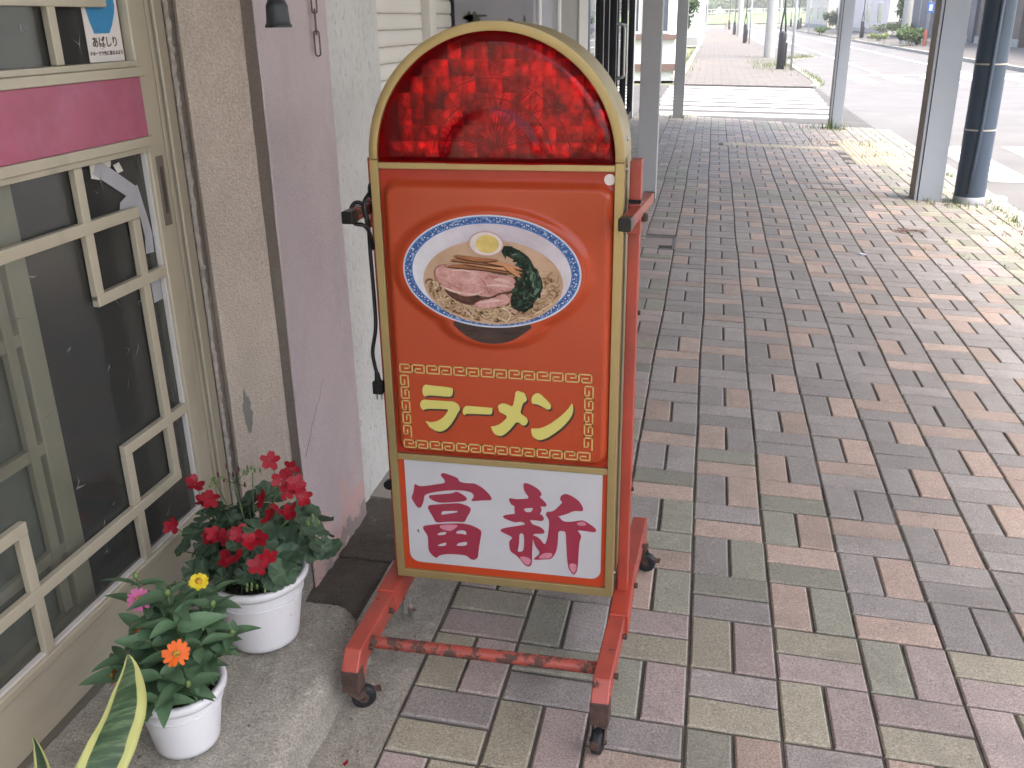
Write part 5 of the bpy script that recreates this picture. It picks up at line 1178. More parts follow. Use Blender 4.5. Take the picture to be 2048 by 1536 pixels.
# zinnia
zc_ = (-.925,-.36); zt = .133+.135
zin = thing('potted_zinnia', (zc_[0],zc_[1],.13), 'white pot of pink, yellow and orange zinnias, nearest on the doorstep', 'potted plant', 'potted flowers on the doorstep')
pot(zin, zc_, .086, .058, .135)
zl_m = [leaf_lance(L, w, d_, .3).mesh('leaf', M_ZLEAF, smooth=True, fixn=False) for L, w, d_ in ((.068,.0145,.35),(.056,.013,.2),(.074,.016,.5),(.048,.012,.1))]
rz = random.Random(9); zst = MB(); zb_ = Vector((zc_[0],zc_[1],zt-.03))
ZF = [(-.975,-.36,.439),(-.87,-.33,.47),(-.869,-.43,.39),(-.978,-.37,.39),(-1.044,-.38,.277),(-.995,-.33,.464)]
ZT = ZF + [(-.915,-.36,.455),(-.835,-.35,.435),(-.80,-.36,.385),(-.945,-.41,.39),(-.90,-.44,.345),(-.83,-.41,.40),(-.955,-.30,.43),(-1.0,-.40,.34),(-.86,-.30,.43),(-.845,-.445,.335),(-.93,-.45,.30),(-.88,-.40,.43),(-.94,-.35,.40),(-.82,-.38,.36),(-.89,-.47,.315)]
for q, tip in enumerate(ZT):
    tip = Vector(tip); a = zb_ + Vector((rz.gauss(0,.022), rz.gauss(0,.022), 0)); path = bez(a, tip, .035, 8); zst.tube(path, [.0026]*6+[.0018]*3, 6)
    nodes_ = (3,4.5,6,7.2) if q < 6 else (2.5,4,5.5,6.8,8)
    for k_, t_ in enumerate(nodes_):
        i = int(t_); p = path[i].lerp(path[min(i+1,8)], t_-i); az = rz.uniform(0,6.28) if k_ == 0 else az + math.pi/2 + rz.gauss(0,.25)
        for s_ in (0, math.pi):
            el = rz.uniform(.05,.7) if k_ < len(nodes_)-1 else rz.uniform(.35,.9)
            d = Vector((math.cos(az+s_), math.sin(az+s_), math.tan(el)*.8))
            place('leaf', zl_m[rz.randint(0,3)], zin, p, d, rz.gauss(0,.35), rz.uniform(.8,1.15)*(1 if q < 6 and k_ > 2 or k_ < 4 else .8))
zst.build('stems', M_STEM, zin, smooth=True)
def zflower(p, mat, seed, L, w, nrm, n=13, layers=1):
    p = tuple(p)
    f_ = face('flower', flower_mesh(n, L, w, -.03, seed, .005, layers).mesh('flower', mat, smooth=True, fixn=False), zin, p, nrm, 0)
    d = MB().lathe([(.0062,0),(.0062,.002),(.0045,.0045),(.002,.0055),(.0001,.0056)], (0,0,.0005), 14)
    link(bpy.data.objects.new('flower_disc', d.mesh('flower_disc', M_DISC, smooth=True)), f_)
tcam = lambda p: (CAM - Vector(p)).normalized()
ZF = [tuple(Vector(p) + tcam(p)*.022) for p in ZF]
zflower(ZF[0], M_PPET, 1, .0165, .0042, tcam(ZF[0]) + Vector((-.1,0,-.15)), 14, 1)
zflower(ZF[1], M_YPET, 2, .0125, .0045, tcam(ZF[1]) + Vector((.1,0,.9)), 9, 2)
zflower(ZF[2], M_OPET, 3, .0185, .0045, tcam(ZF[2]) + Vector((.15,0,-.15)), 13, 1)
zflower(ZF[3], M_OPET, 4, .0095, .0036, Vector((0,-.3,1)), 10, 2)
zflower(ZF[4], M_OPET, 5, .0105, .0036, Vector((-.8,-.5,.3)), 11, 2)
for p in (ZF[5], (-.915,-.36,.458), (-.835,-.35,.438), (-.80,-.36,.388), (-.845,-.445,.338)):
    MB().lathe([(.0001,-.006),(.005,0),(.0055,.005),(.003,.010),(.0001,.0105)], p, 10).build('bud', M_BUD, zin, smooth=True)
# snake plant at the lower left, its pot just below the picture
snk = thing('snake_plant', (-.985,-.66,.13), 'tall variegated snake plant leaf, green with yellow margins, in the lower left corner', 'potted plant')
def snake_mat():
    m, t, b = nodes('snake_leaf'); at_ = nn(t, 'ShaderNodeAttribute'); at_.attribute_name = 'across'; P = coords(t)
    n1 = noise(t, P, 24, 6, .7, (.35,.35,2.6))
    inner = ramp(t, n1, [(.40, (.018,.045,.022)), (.52, (.035,.075,.035)), (.62, (.11,.16,.09))])
    edge = mix(t, noise(t, P, 40, 3, .5, (1,1,.1)), (.33,.36,.11), (.47,.48,.21))
    wob = nn(t, 'ShaderNodeMath', operation='MULTIPLY_ADD'); t.links.new(noise(t, P, 18, 3), wob.inputs[0]); wob.inputs[1].default_value = .14; t.links.new(at_.outputs['Fac'], wob.inputs[2])
    k = ramp(t, wob.outputs[0], [(.66, g3(0)), (.70, g3(1))])
    t.links.new(mix(t, k, inner, edge), b.inputs['Base Color']); b.inputs['Roughness'].default_value = .38; return m
M_SNK = snake_mat()
def snake_leaf(center, halfw, side):
    """center: list of points; halfw: list; side: list of unit vectors; thick leaf with a channel"""
    C_ = spline(center, 8); n = len(C_); b = MB(); acr = []
    hw = [halfw[0] + 0]*0
    for i in range(n):
        f_ = i/(n-1)*(len(halfw)-1); k_ = min(int(f_), len(halfw)-2); w = halfw[k_] + (halfw[k_+1]-halfw[k_])*(f_-k_)
        sv = side[k_].lerp(side[k_+1], f_-k_).normalized(); t_ = (C_[min(i+1,n-1)]-C_[max(i-1,0)]).normalized(); nv = sv.cross(t_).normalized()
        for j in range(9):
            a = -1 + 2*j/8; b.v.append(C_[i] + sv*w*a + nv*(.22*w*a*a)); acr.append(abs(a))
        for j in range(9):
            a = 1 - 2*j/8; b.v.append(C_[i] + sv*w*a*.995 + nv*(.22*w*a*a - .0035*(1-a*a) - .0004)); acr.append(abs(a))
    for i in range(n-1):
        for j in range(18): b.f.append([i*18+j, i*18+(j+1)%18, (i+1)*18+(j+1)%18, (i+1)*18+j])
    b.m = [0]*len(b.f); o = b.build('leaf', M_SNK, snk, smooth=True)
    at_ = o.data.attributes.new('across', 'FLOAT', 'POINT'); at_.data.foreach_set('value', acr)
V = Vector; sv1 = V((.86,.42,.05))
snake_leaf([(-.955,-.645,.20),(-.94,-.60,.245),(-.925,-.565,.30),(-.905,-.545,.36),(-.885,-.545,.42),(-.872,-.548,.455),(-.868,-.55,.478)], [.030,.041,.048,.045,.033,.020,.010,.0015], [sv1,sv1,V((.8,.5,.1)),V((.75,.55,.15)),V((.6,.7,.1)),V((.55,.75,.1)),V((.6,.7,.1)),V((.6,.7,.1))])
snake_leaf([(-1.0,-.65,.17),(-1.03,-.61,.20),(-1.055,-.575,.24),(-1.075,-.555,.265),(-1.085,-.548,.277)], [.016,.022,.020,.012,.005,.001], [V((.7,.3,.5))]*6)
snake_leaf([(-.99,-.70,.20),(-1.0,-.74,.34),(-1.03,-.80,.50)], [.025,.035,.02,.001], [V((.8,-.4,.1))]*4)
pm_ = MB().lathe([(.05,0),(.054,.004),(.066,.085),(.070,.087),(.070,.10),(.064,.10),(.062,.085),(.0001,.08)], (-.975,-.685,.131), 36); pm_.build('pot', M_POT, snk, smooth='auto')
# fallen petal and odds and ends on the ground
MB().add([(-.662,.0-.262,.0245),(-.655,-.268,.026),(-.652,-.256,.0265),(-.658,-.248,.0255)], [(0,1,2,3)]).build('fallen_petal', M_RPET)
tag(bpy.data.objects['fallen_petal'], 'single fallen red petal at the edge of the paving by the doorstep', 'petal')
def litter(name, x, y, r, mat, label, cat, seed):
    pts_ = blob(10, x, y, r, r*.6, seed, .4); rng = random.Random(seed)
    tag(MB().prism(pts_, lambda a, b_: (a, b_, gz(a)+.0012), lambda a, b_: (a, b_, gz(a)+.004+rng.random()*.004)).build(name, mat), label, cat)
M_DRY = pm('dry_leaf', (.10,.05,.035), .8, .3, 30)
rl_ = random.Random(2)
lf = MB()
for q in range(9):
    x, y = 1.42 + rl_.uniform(-.10,.10), 5.35 + rl_.uniform(-.05,.05); a = rl_.uniform(0,6.28)
    lf.add([(x+.05*math.cos(a+k_*1.57)*(.35 if k_%2 else 1), y+.05*math.sin(a+k_*1.57)*(.35 if k_%2 else 1), gz(x)+.004+.012*rl_.random()) for k_ in range(4)], [(0,1,2,3)])
tag(lf.build('dry_leaves', M_DRY, fixn=False), 'clump of brown dry leaves on the paving near the right column', 'leaves')
litter('paper_scrap', .98, 4.55, .03, pm('scrap_blue', (.5,.55,.68), .6, .1), 'small bluish scrap lying in the middle of the pavement', 'scrap', 4)
# covers set in the paving
M_LID = pm('lid_steel', (.20,.20,.20), .6, .15, 20, metal=.4)
def frame_lid(name, x0, x1, y0, y1, label):
    t_ = thing(name, ((x0+x1)/2,(y0+y1)/2,gz(x0)), label, 'cover'); w = .012
    for a, b_, c, d in ((x0,x1,y0,y0+w),(x0,x1,y1-w,y1),(x0,x0+w,y0+w,y1-w),(x1-w,x1,y0+w,y1-w)):
        MB().add([(p, q_, gz(p)+.0025) for p, q_ in ((a,c),(b_,c),(b_,d),(a,d))] + [(p, q_, gz(p)-.03) for p, q_ in ((a,c),(b_,c),(b_,d),(a,d))], [(0,1,2,3),(0,4,5,1),(1,5,6,2),(2,6,7,3),(3,7,4,0)]).build('lid_frame', M_LID, t_)
    return t_
frame_lid('access_cover', .86, 1.21, 7.02, 7.34, 'paved access cover with thin steel edge in mid pavement')
frame_lid('access_cover', -.2, .26, 10.85, 11.35, 'paved access cover with steel corners short of the zebra crossing')
dn = frame_lid('drain_box', -.455, -.195, 4.355, 4.715, 'small sunken drain box with a broken corner right of the sign')
MB().add([(x, y, gz(x)-.004) for x, y in ((-.443,4.367),(-.207,4.367),(-.207,4.703),(-.443,4.703))], [(0,1,2,3)]).build('lid', PAV['P'], dn)
MB().bb(-.30,-.215,4.37,4.46,.0,.0085).build('broken_corner', pm('drain_dark', (.03,.03,.028), .9, .3), dn)
# dark blue pole with cover sleeve
M_POLE = pm('slate_blue_sleeve', (.036,.056,.086), .42, .22, 2, .15, 60, stain=(.11,.14,.17), ss=9, sthr=(.70,.8), stretch=(1,1,.3))
pole = thing('utility_pole', (2.12,6.72,-.07), 'dark slate blue utility pole with two thin bands at the kerb', 'pole')
MB().lathe([(.122,0),(.122,.03),(.119,.06),(.113,3.0)], (2.12,6.72,gz(2.12)-.01), 40).build('sleeve', M_POLE, pole, smooth=True)
MB().tube([(2.075,6.604,.02),(2.09,6.603,.25),(2.10,6.604,.6),(2.115,6.603,2.9)], [.012,.016,.018,.018], 8).build('cable_cover', M_POLE, pole, smooth=True)
for z in (.52, 1.02): MB().lathe([(.1195,-.006),(.1215,-.006),(.1215,.006),(.1195,.006)], (2.12,6.72,z), 40).build('band', pm('pale_band', (.42,.40,.36), .6, .1), pole)
MB().lathe([(.1225,.0),(.1235,.004),(.1235,.05),(.1195,.058)], (2.12,6.72,gz(2.12)), 40).build('scuffed_foot', pm('scuffed', (.30,.33,.36), .7, .3, 12), pole, smooth=True)
tag(MB().lathe([(.0001,.006),(.095,.006),(.10,.0),(.10,-.02)], (2.40,7.02,-.077), 28).build('round_cover', pm('pale_lid', (.55,.55,.52), .7, .1)), 'pale round cover in the ground beside the blue pole', 'cover')
# ================================================================= DOWN THE STREET
M_BLK = pm('black_cast', (.03,.034,.04), .5, .3, 3); M_CPOLE = pm('pole_concrete', (.36,.37,.36), .85, .07, 1.5, .2, 40)
M_GALV = pm('galvanised', (.40,.44,.47), .45, .08, 3, metal=.3); M_WALLW = pm('white_wall', (.80,.80,.78), .8, .05, .8); M_WALLC = pm('cream_wall', (.74,.68,.58), .8, .07, .8)
M_WALLG = pm('mauve_wall', (.62,.60,.60), .8, .06, .8); M_DARK = pm('dark_blue_grey', (.07,.085,.12), .6, .2, 1); M_WIN = pm('window_dark', (.10,.12,.14), .15, .2, 2)
M_BROWN = pm('brown_trim', (.19,.125,.105), .7, .12, 3); M_ROOF = pm('roof_sheet', (.16,.13,.12), .7, .1, 2)
def lamp_post(x, y, label):
    t_ = thing('lamp_post', (x, y, -.08), label, 'lamp post', 'black lamp posts along the street'); z0 = -.09
    MB().lathe([(.10,0),(.115,.02),(.115,.95),(.10,1.03),(.06,1.06),(.0001,1.07)], (x,y,z0), 16).build('base_sleeve', M_BLK, t_, smooth='auto')
    MB().bb(x+.09, x+.15, y-.05, y+.05, z0+.1, z0+.75).build('side_box', M_BLK, t_, bevel=.01)
    for s_ in (-1, 1):
        MB().tube([(x+s_*.075,y,z0+1.0),(x+s_*.055,y,z0+1.3),(x-s_*.005,y,z0+1.75),(x+s_*.03,y,z0+3.2),(x+s_*.03,y,z0+4.6)], .026, 8).build('rod', M_BLK, t_, smooth=True)
    MB().lathe([(.03,0),(.16,.05),(.14,.3),(.03,.4)], (x,y,z0+4.6), 12).build('lantern', M_BLK, t_, smooth='auto')
lamp_post(1.93, 28.4, 'nearest black twin rod lamp post beyond the zebra crossing')
lamp_post(1.72, 58.1, 'second black lamp post on the left pavement')
lamp_post(1.60, 85.6, 'third black lamp post on the left pavement'); lamp_post(1.62, 122.6, 'farthest black lamp post on the left pavement')
lamp_post(9.30, 66.0, 'black lamp post on the opposite pavement before the mauve wall'); lamp_post(8.9, 112.0, 'farther black lamp post on the opposite pavement'); lamp_post(9.9, 137.0, 'farthest black lamp post on the opposite pavement')
def cpole(x, y, r, label):
    t_ = thing('concrete_pole', (x,y,-.08), label, 'pole', 'concrete utility poles along the street')
    MB().lathe([(r,0),(r*.86,8),(.0001,8)], (x,y,-.12), 24).build('shaft', M_CPOLE, t_, smooth='auto')
    MB().bar((x-.7,y,7.4),(x+.7,y,7.4), .1, .1).build('cross_arm', M_GALV, t_)
cpole(2.05, 37.1, .205, 'thick concrete utility pole beside the nearest black lamp post'); cpole(1.86, 79, .2, 'concrete utility pole farther along the left pavement')
cpole(9.25, 50.7, .22, 'concrete utility pole next to the bush across the road'); cpole(13.2, 214, .25, 'concrete utility pole far away by the grass bank')
def post(x, y, r, h, label, mat=None, name='sign_post'):
    t_ = thing(name, (x,y,-.08), label, 'post'); MB().tube([(x,y,-.12),(x,y,h)], r, 10).build('tube', mat or M_GALV, t_, smooth=True)
    MB().lathe([(r*1.25,0),(r*1.25,.06)], (x,y,h*.52), 10).build('collar', M_LINE, t_); return t_
post(2.22, 28.15, .04, 3.5, 'thin grey sign post next to the nearest lamp post'); post(1.95, 57.2, .04, 3.5, 'thin grey sign post next to the second lamp post')
post(7.9, 88, .04, 4, 'thin pale post on the opposite kerb by the cream house')
post(1.29, 126, .05, 1.6, 'short red and white marker post far down the left pavement', pm('marker_red', (.5,.16,.10), .6, .1), 'marker_post')
tag(MB().bb(9.45,9.68,117,117.2,-.1,1.1).bb(9.47,9.66,116.98,117.22,1.1,1.14).build('bollard', M_BLK, bevel=.02), 'dark upright box on the far opposite pavement', 'bollard')
# no-entry style disc and blue plate
rs = thing('road_sign', (9.75,47.9,-.05), 'red round road sign over a small blue plate across the road', 'road sign')
MB().tube([(9.75,48,-.1),(9.75,48,3)], .035, 8).build('post', M_GALV, rs, smooth=True)
MB().lathe([(.0001,-.02),(.30,-.02),(.30,0)], (9.75,47.95,2.30), 28, 'Y').build('red_disc', pm('sign_red', (.55,.03,.05), .45, .05), rs)
for dx in (-.13,0,.13): MB().bb(9.75+dx-.04,9.75+dx+.04,47.922,47.928,2.20,2.30).build('white_mark', M_LINE, rs)
MB().bb(9.60,9.90,47.93,47.95,1.42,1.86).build('blue_plate', pm('sign_blue', (.05,.17,.45), .45, .05), rs)
MB().bb(9.68,9.82,47.92,47.928,1.50,1.78).build('white_mark', M_LINE, rs)
rp = MB().lathe([(.07,0),(.07,.62),(.04,.7),(.0001,.72)], (9.62,47.7,-.04), 12).bb(9.53,9.56,47.6,47.8,.35,.5)
tag(rp.build('hydrant_post', pm('hydrant_red', (.38,.09,.06), .6, .15), smooth='auto'), 'short faded red post beside the bush across the road', 'post')
# ------- vegetation
def fol(name, cols):
    m, t, b = nodes(name); P = coords(t); at_ = nn(t, 'ShaderNodeAttribute'); at_.attribute_name = 'tint'
    c = ramp(t, at_.outputs['Fac'], [(0, cols[0]), (.5, cols[1]), (1, cols[2])])
    t.links.new(c, b.inputs['Base Color']); b.inputs['Roughness'].default_value = .7
    tl = nn(t, 'ShaderNodeBsdfTranslucent'); t.links.new(c, tl.inputs[0]); ms = nn(t, 'ShaderNodeMixShader'); ms.inputs[0].default_value = .3
    t.links.new(b.outputs[0], ms.inputs[1]); t.links.new(tl.outputs[0], ms.inputs[2]); t.links.new(ms.outputs[0], t.nodes['Material Output'].inputs['Surface']); return m
M_FOL = fol('bush_foliage', ((.035,.08,.02), (.07,.14,.035), (.14,.20,.05))); M_FOLD = fol('conifer_foliage', ((.02,.055,.02), (.04,.09,.03), (.07,.13,.045)))
M_GRASS = fol('grass_blades', ((.06,.12,.03), (.12,.18,.05), (.24,.24,.09))); M_BARK = pm('bark', (.12,.09,.065), .9, .3, 10, .5, 40)
def crown(name, parent, lobes, n, size, mat, seed):
    rng = random.Random(seed); b = MB(); tn = []
    for q in range(n):
        c, rx, rz = rng.choice(lobes); 
        d = Vector((rng.gauss(0,1), rng.gauss(0,1), rng.gauss(0,1))).normalized() * (rng.random()**.4)
        p = Vector(c) + Vector((d.x*rx, d.y*rx, d.z*rz)); s_ = size*rng.uniform(.6,1.4)
        a = Vector((rng.gauss(0,1), rng.gauss(0,1), rng.gauss(0,.6))).normalized(); b2 = a.orthogonal().normalized()
        b.add([p-a*s_, p+b2*s_*.45, p+a*s_, p-b2*s_*.45], [(0,1,2,3)]); tn.append(rng.random())
    o = b.build(name, mat, parent, fixn=False); at_ = o.data.attributes.new('tint', 'FLOAT', 'FACE'); at_.data.foreach_set('value', tn); return o
def bush(x, y, z, w, h, label, n=700, size=.09, mat=None, seed=1, name='bush', cat='bush'):
    t_ = thing(name, (x,y,z), label, cat, 'bushes along the street'); rng = random.Random(seed)
    lobes = [((x+rng.uniform(-.5,.5)*w, y+rng.uniform(-.4,.4)*w, z+h*rng.uniform(.3,.72)), w*rng.uniform(.25,.42), h*rng.uniform(.22,.36)) for _ in range(9)]
    crown('crown', t_, lobes, n, size, mat or M_FOL, seed)
    st_ = MB()
    for q in range(6): st_.tube([(x+rng.uniform(-.2,.2)*w, y+rng.uniform(-.2,.2)*w, z-.05), (x+rng.uniform(-.4,.4)*w, y+rng.uniform(-.3,.3)*w, z+h*.6)], .015, 5)
    st_.build('stems', M_BARK, t_); return t_
bush(9.15, 48.6, -.03, .9, 1.0, 'leafy green bush at the foot of the concrete pole across the road', 1500, .085, seed=2)
bush(9.2, 58.5, -.03, .8, .45, 'low flowering clump of weeds on the opposite pavement', 500, .07, M_GRASS, 3)
bush(8.3, 81, -.03, .9, .6, 'small round green bush on the far opposite kerb', 500, .1, seed=4)
bush(12.9, 118, -.03, 1.4, 1.9, 'dark green bush against the cream house', 700, .16, seed=5)
bush(12.2, 70, -.03, 3.2, .9, 'spread of tall green weeds before the pale wall', 1800, .11, M_GRASS, 6)
bush(13.1, 72.5, -.03, 1.1, 3.4, 'slender green sapling growing against the pale wall', 900, .12, seed=7)
# clipped conifer on the left
tr_ = thing('conifer_tree', (-1.55,44.5,-.05), 'small dark green conifer poking out behind the slim grey column', 'tree')
MB().tube([(-1.55,44.5,-.1),(-1.5,44.5,1.0),(-1.55,44.5,3.4)], [.09,.07,.03], 8).build('trunk', M_BARK, tr_)
crown('crown', tr_, [((-1.35,44.4,1.75),.62,.42),((-1.55,44.5,2.3),.6,.6),((-1.5,44.4,1.15),.42,.35),((-1.2,44.4,2.0),.42,.25),((-1.6,44.5,3.0),.4,.6)], 2200, .09, M_FOLD, 8)
# far grass bank with railing, hedge and trees
bk_ = MB(); rng = random.Random(4); nx_, ny_ = 40, 6; prof = [(228,-.1),(236,.1),(246,1.6),(256,2.2),(275,2.4),(330,3.2),(420,4.0)]
for a in range(nx_+1):
    for (yy, zz) in prof: bk_.v.append((-70+140*a/nx_, yy+rng.uniform(-1,1), zz+rng.uniform(-.08,.08)))
m_ = len(prof); bk_.f = [[a*m_+c, (a+1)*m_+c, (a+1)*m_+c+1, a*m_+c+1] for a in range(nx_) for c in range(m_-1)]; bk_.m = [0]*len(bk_.f)
tag(bk_.build('grass_bank', pm('bank_grass', (.11,.18,.065), .9, .25, .3, .5, 3), fixn=False), kind='structure')
rail_ = thing('guard_railing', (5,247,1.6), 'white pipe railing along the foot of the far grass bank', 'railing')
for x in range(-12, 26, 1):
    MB().tube([(x*1.4,246.5,1.4),(x*1.4+.3,246.5,3.0)], .06, 5).build('railing_post', M_LINE, rail_)
for z in (2.2, 3.0): MB().tube([(-17,246.5,z),(36,246.5,z)], .05, 5).build('railing_pipe', M_LINE, rail_)
for n_, (x, y, w, h, lb_) in enumerate(((-2,252,5,5,'broad bright green bush at the left end of the grass bank'),(4,254,4,4.5,'bright green bush on the bank behind the second lamp post'),(10,256,5,8,'tall green tree on the bank above the thick concrete pole'),(16,256,5,6,'green tree on the bank between the lamp posts'),(22,254,4,5,'green tree at the right end of the grass bank'))):
    bush(x, y, 1.9, w, h, lb_, 900, .55, seed=20+n_, name='bank_tree', cat='tree')
# -------- buildings
def windows(parent, rects, axis, pos, mat=None):
    for a0, a1, z0, z1 in rects:
        if axis == 'y': w_ = MB().bb(a0, a1, pos-.03, pos+.02, z0, z1); f_ = MB().bb(a0-.06,a1+.06,pos-.05,pos+.01,z0-.06,z0).bb(a0-.06,a1+.06,pos-.05,pos+.01,z1,z1+.06).bb(a0-.06,a0,pos-.05,pos+.01,z0,z1).bb(a1,a1+.06,pos-.05,pos+.01,z0,z1)
        else: w_ = MB().bb(pos-.03, pos+.02, a0, a1, z0, z1); f_ = MB().bb(pos-.06,pos+.01,a0-.06,a1+.06,z0-.06,z0).bb(pos-.06,pos+.01,a0-.06,a1+.06,z1,z1+.06).bb(pos-.06,pos+.01,a0-.06,a0,z0,z1).bb(pos-.06,pos+.01,a1,a1+.06,z0,z1)
        o = w_.build('window', mat or M_WIN, parent); f_.build('window_frame', M_LINE, o)
def house(name, x0, x1, y0, y1, h, wall, label, cat='house'):
    t_ = thing(name, ((x0+x1)/2,(y0+y1)/2,-.1), label, cat); MB().bb(x0,x1,y0,y1,-.25,h).build('wall', wall, t_)
    MB().bb(x0-.3,x1+.3,y0-.3,y1+.3,h,h+.25).build('roof', M_ROOF, t_); MB().bb(x0-.04,x0+.02,y0-.04,y1+.04,-.25,.3).build('plinth', M_CPOLE, t_); return t_
h1 = house('cream_house', 13.0, 22, 122, 152, 6, M_WALLC, 'cream house with white door far across the road')
windows(h1, [(124,128,.9,2.3),(131,134,.9,2.3),(141,145,.9,2.3)], 'x', 13.0); windows(h1, [(13.9,14.6,.9,2.2),(15.0,15.4,.9,2.2)], 'y', 122)
MB().bb(16.0,17.6,121.95,122.05,0,2.6).build('door', M_LINE, h1)
h1b = house('white_house', 13.6, 22, 100, 118, 6.5, M_WALLW, 'white house between the cream house and the mauve wall')
windows(h1b, [(103,105,.9,2.1),(108,112,.9,2.1)], 'x', 13.6); MB().bb(13.2,13.6,100.5,101.6,0,1.0).build('meter_box', M_DARK, h1b)
h2 = house('mauve_building', 12.6, 20, 77, 96, 6.5, M_WALLG, 'building with a mauve end wall and pale side across the road', 'building')
MB().bb(14.2,20,76.9,77.02,-.2,6.4).build('pale_cladding', M_WALLW, h2); MB().bb(12.55,14.2,76.92,77.0,.85,.95).build('white_string_course', M_LINE, h2)
windows(h2, [(80,82,.8,2.2),(86,88,.8,2.2)], 'x', 12.6)
h3 = house('garage_building', 13.0, 22, 60, 74, 5, M_WALLW, 'white building with a dark open garage across the road', 'building')
MB().bb(12.93,13.02,62.5,71.5,.02,2.9).build('garage_opening', M_DARK, h3)
for y in (64.5, 67, 69.5): MB().bb(12.9,12.96,y,y+.1,.02,2.9).build('garage_post', M_GALV, h3)
MB().bb(12.8,13.0,71.6,72.0,0,3.2).build('white_pier', M_LINE, h3); MB().bb(12.86,12.98,72.02,72.3,0,3.2).build('blue_edge', pm('blue_edge', (.06,.10,.42), .5, .05), h3)
h4 = house('brown_house', 12.7, 20, 44.2, 56, 5, pm('weathered_boards', (.15,.125,.11), .9, .2, 4, .3, 20, stretch=(1,1,6)), 'weathered dark brown house front with meter box, right of the pale column')
MB().bb(12.6,12.72,49.6,50.1,1.7,2.3).build('meter_box', M_GALV, h4); MB().tube([(12.6,49.8,.1),(12.62,49.85,.9),(12.6,49.8,1.7)], .04, 6).build('conduit', M_GALV, h4); MB().bb(12.55,12.68,51.4,52.4,.0,2.8).build('door', M_DARK, h4)
MB().bb(12.5,12.56,52.6,52.75,1.2,2.0).build('name_plate', M_LINE, h4)
h5 = house('pale_building', 12.9, 22, 24, 43.5, 5, M_WALLW, 'pale building at the right edge across the road', 'building')
windows(h5, [(26,29,1.0,2.4),(33,36,1.0,2.4)], 'x', 12.9); MB().bb(12.84,12.9,24,43.5,1.35,1.42).build('ledge', M_GALV, h5)
# left side beyond the side street
h6 = house('corner_shop', -8, -1.08, 26, 34, 4, M_WALLW, 'white corner shop with brown window sills beyond the side street', 'shop front')
MB().bb(-8,-1.05,25.9,26.0,.02,.2).build('brown_base', M_BROWN, h6); MB().bb(-8,-1.05,25.86,26.0,.84,.96).build('brown_sill', M_BROWN, h6)
windows(h6, [(-1.95,-1.3,1.05,2.4),(-3.0,-2.1,1.05,2.4)], 'y', 26); windows(h6, [(27,30,1.0,2.4)], 'x', -1.05, M_WIN)
h7 = house('white_shop_row', -9, -.86, 58.5, 95, 5, M_WALLW, 'long white shop row on the left of the far pavement', 'building')
MB().bb(-.875,-.82,86,89,.0,2.5).build('door', M_DARK, h7); MB().bb(-.87,-.78,93.8,95,0,3).build('end_pier', M_GALV, h7)
windows(h7, [(62,66,1,2.3),(70,74,1,2.3),(78,82,1,2.3)], 'x', -.84)
tag(MB().bb(-3,-.98,56.5,57.2,-.1,.35).build('stone_border', M_CPOLE, bevel=.03), 'low stone border blocks by the left pavement edge', 'border')
h8 = house('far_white_building', -20, 2.8, 262, 285, 12, M_WALLW, 'pale multi storey building behind the far grass bank', 'building')
windows(h8, [(-1.5+1.6*q,-.6+1.6*q,5.5,8) for q in range(3)], 'y', 262)
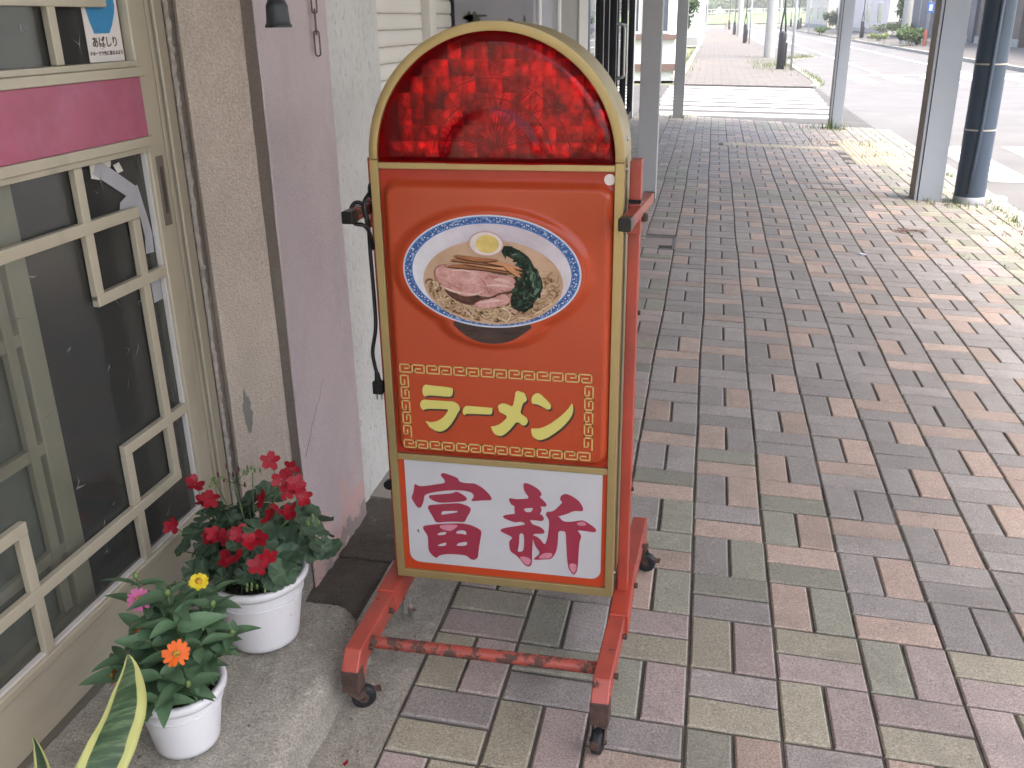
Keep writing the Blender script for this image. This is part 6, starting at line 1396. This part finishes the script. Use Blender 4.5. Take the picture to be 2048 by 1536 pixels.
# -------- weeds in the joints
rng = random.Random(6); wd = MB(); tn = []
def tuft(x, y, z, n, h, spread):
    for q in range(n):
        px, py = x + rng.gauss(0,spread), y + rng.gauss(0,spread); a = rng.uniform(0,6.28); l_ = h*rng.uniform(.4,1.2); w_ = .004 + .06*h*.2
        dx, dy = math.cos(a)*l_*rng.uniform(.2,.8), math.sin(a)*l_*rng.uniform(.2,.8)
        wd.add([(px-w_*math.sin(a), py+w_*math.cos(a), z), (px+w_*math.sin(a), py-w_*math.cos(a), z), (px+dx, py+dy, z+l_)], [(0,1,2)]); tn.append(rng.random())
for x, y, n, h, s_ in ((1.60,12.08,40,.16,.05),(1.72,12.05,40,.1,.08),(1.45,12.0,30,.12,.12),(1.3,10.4,20,.07,.1),(1.75,10.3,26,.08,.12),(1.9,9.6,24,.05,.15),(1.7,9.3,14,.05,.1),(1.85,6.66,40,.05,.08),(2.0,6.5,30,.05,.08),(2.25,6.5,40,.04,.12),(-.45,12.75,20,.07,.08),(-.9,13.1,24,.08,.15),(2.3,5.6,60,.04,.2),(2.2,4.8,50,.03,.2)):
    tuft(x, y, gz(x)-.002, n, h, s_)
for q in range(230):                                  # grassy joints at the road side
    i = rng.randint(7,11); x = i*.2 + rng.gauss(0,.004); y = rng.uniform(1.2,9); tuft(x, y, gz(x)-.004, rng.randint(2,6), .012+.008*rng.random(), .012)
for q in range(60): x = 2.285 + rng.gauss(0,.01); y = rng.uniform(3.5,9); tuft(x, y, gz(x), 6, .04, .03)
for q in range(130): x = rng.uniform(1.2,2.35); y = 31 + rng.gauss(0,2); tuft(x, y, zfar(x,y), 6, .12, .12)
for q in range(60): y = rng.uniform(21.3,27); tuft(2.46, y, -.11, 6, .14, .07)
for q in range(50): x = rng.uniform(2.4,3.8); tuft(x, 35.5+(x-2.4)*1.6, -.09, 8, .16, .15)
for q in range(60): tuft(-.85+rng.gauss(0,.1), rng.uniform(22,50), -.05, 8, .16, .1)
for q in range(60): tuft(8.35, rng.uniform(40,120), -.04, 8, .2, .15)
wo = wd.build('weeds', M_GRASS, fixn=False); tag(wo, 'small green weeds sprouting from joints and kerbs', 'weeds', kind='stuff')
at_ = wo.data.attributes.new('tint', 'FLOAT', 'FACE'); at_.data.foreach_set('value', tn)
# ---------------------------------------------------------------- thin volume added to imitate glare over the street
hz = MB().bb(-120, 120, -30, 300, -1.4, 26)
hm = bpy.data.materials.new('street_glare'); hm.use_nodes = True; ht = hm.node_tree; ht.nodes.remove(ht.nodes['Principled BSDF'])
pv = ht.nodes.new('ShaderNodeVolumePrincipled'); pv.inputs['Color'].default_value = (.95,.97,1,1); pv.inputs['Density'].default_value = .0011; pv.inputs['Anisotropy'].default_value = 0
ht.links.new(pv.outputs[0], ht.nodes['Material Output'].inputs['Volume'])
tag(hz.build('glare_volume', hm), kind='stuff')
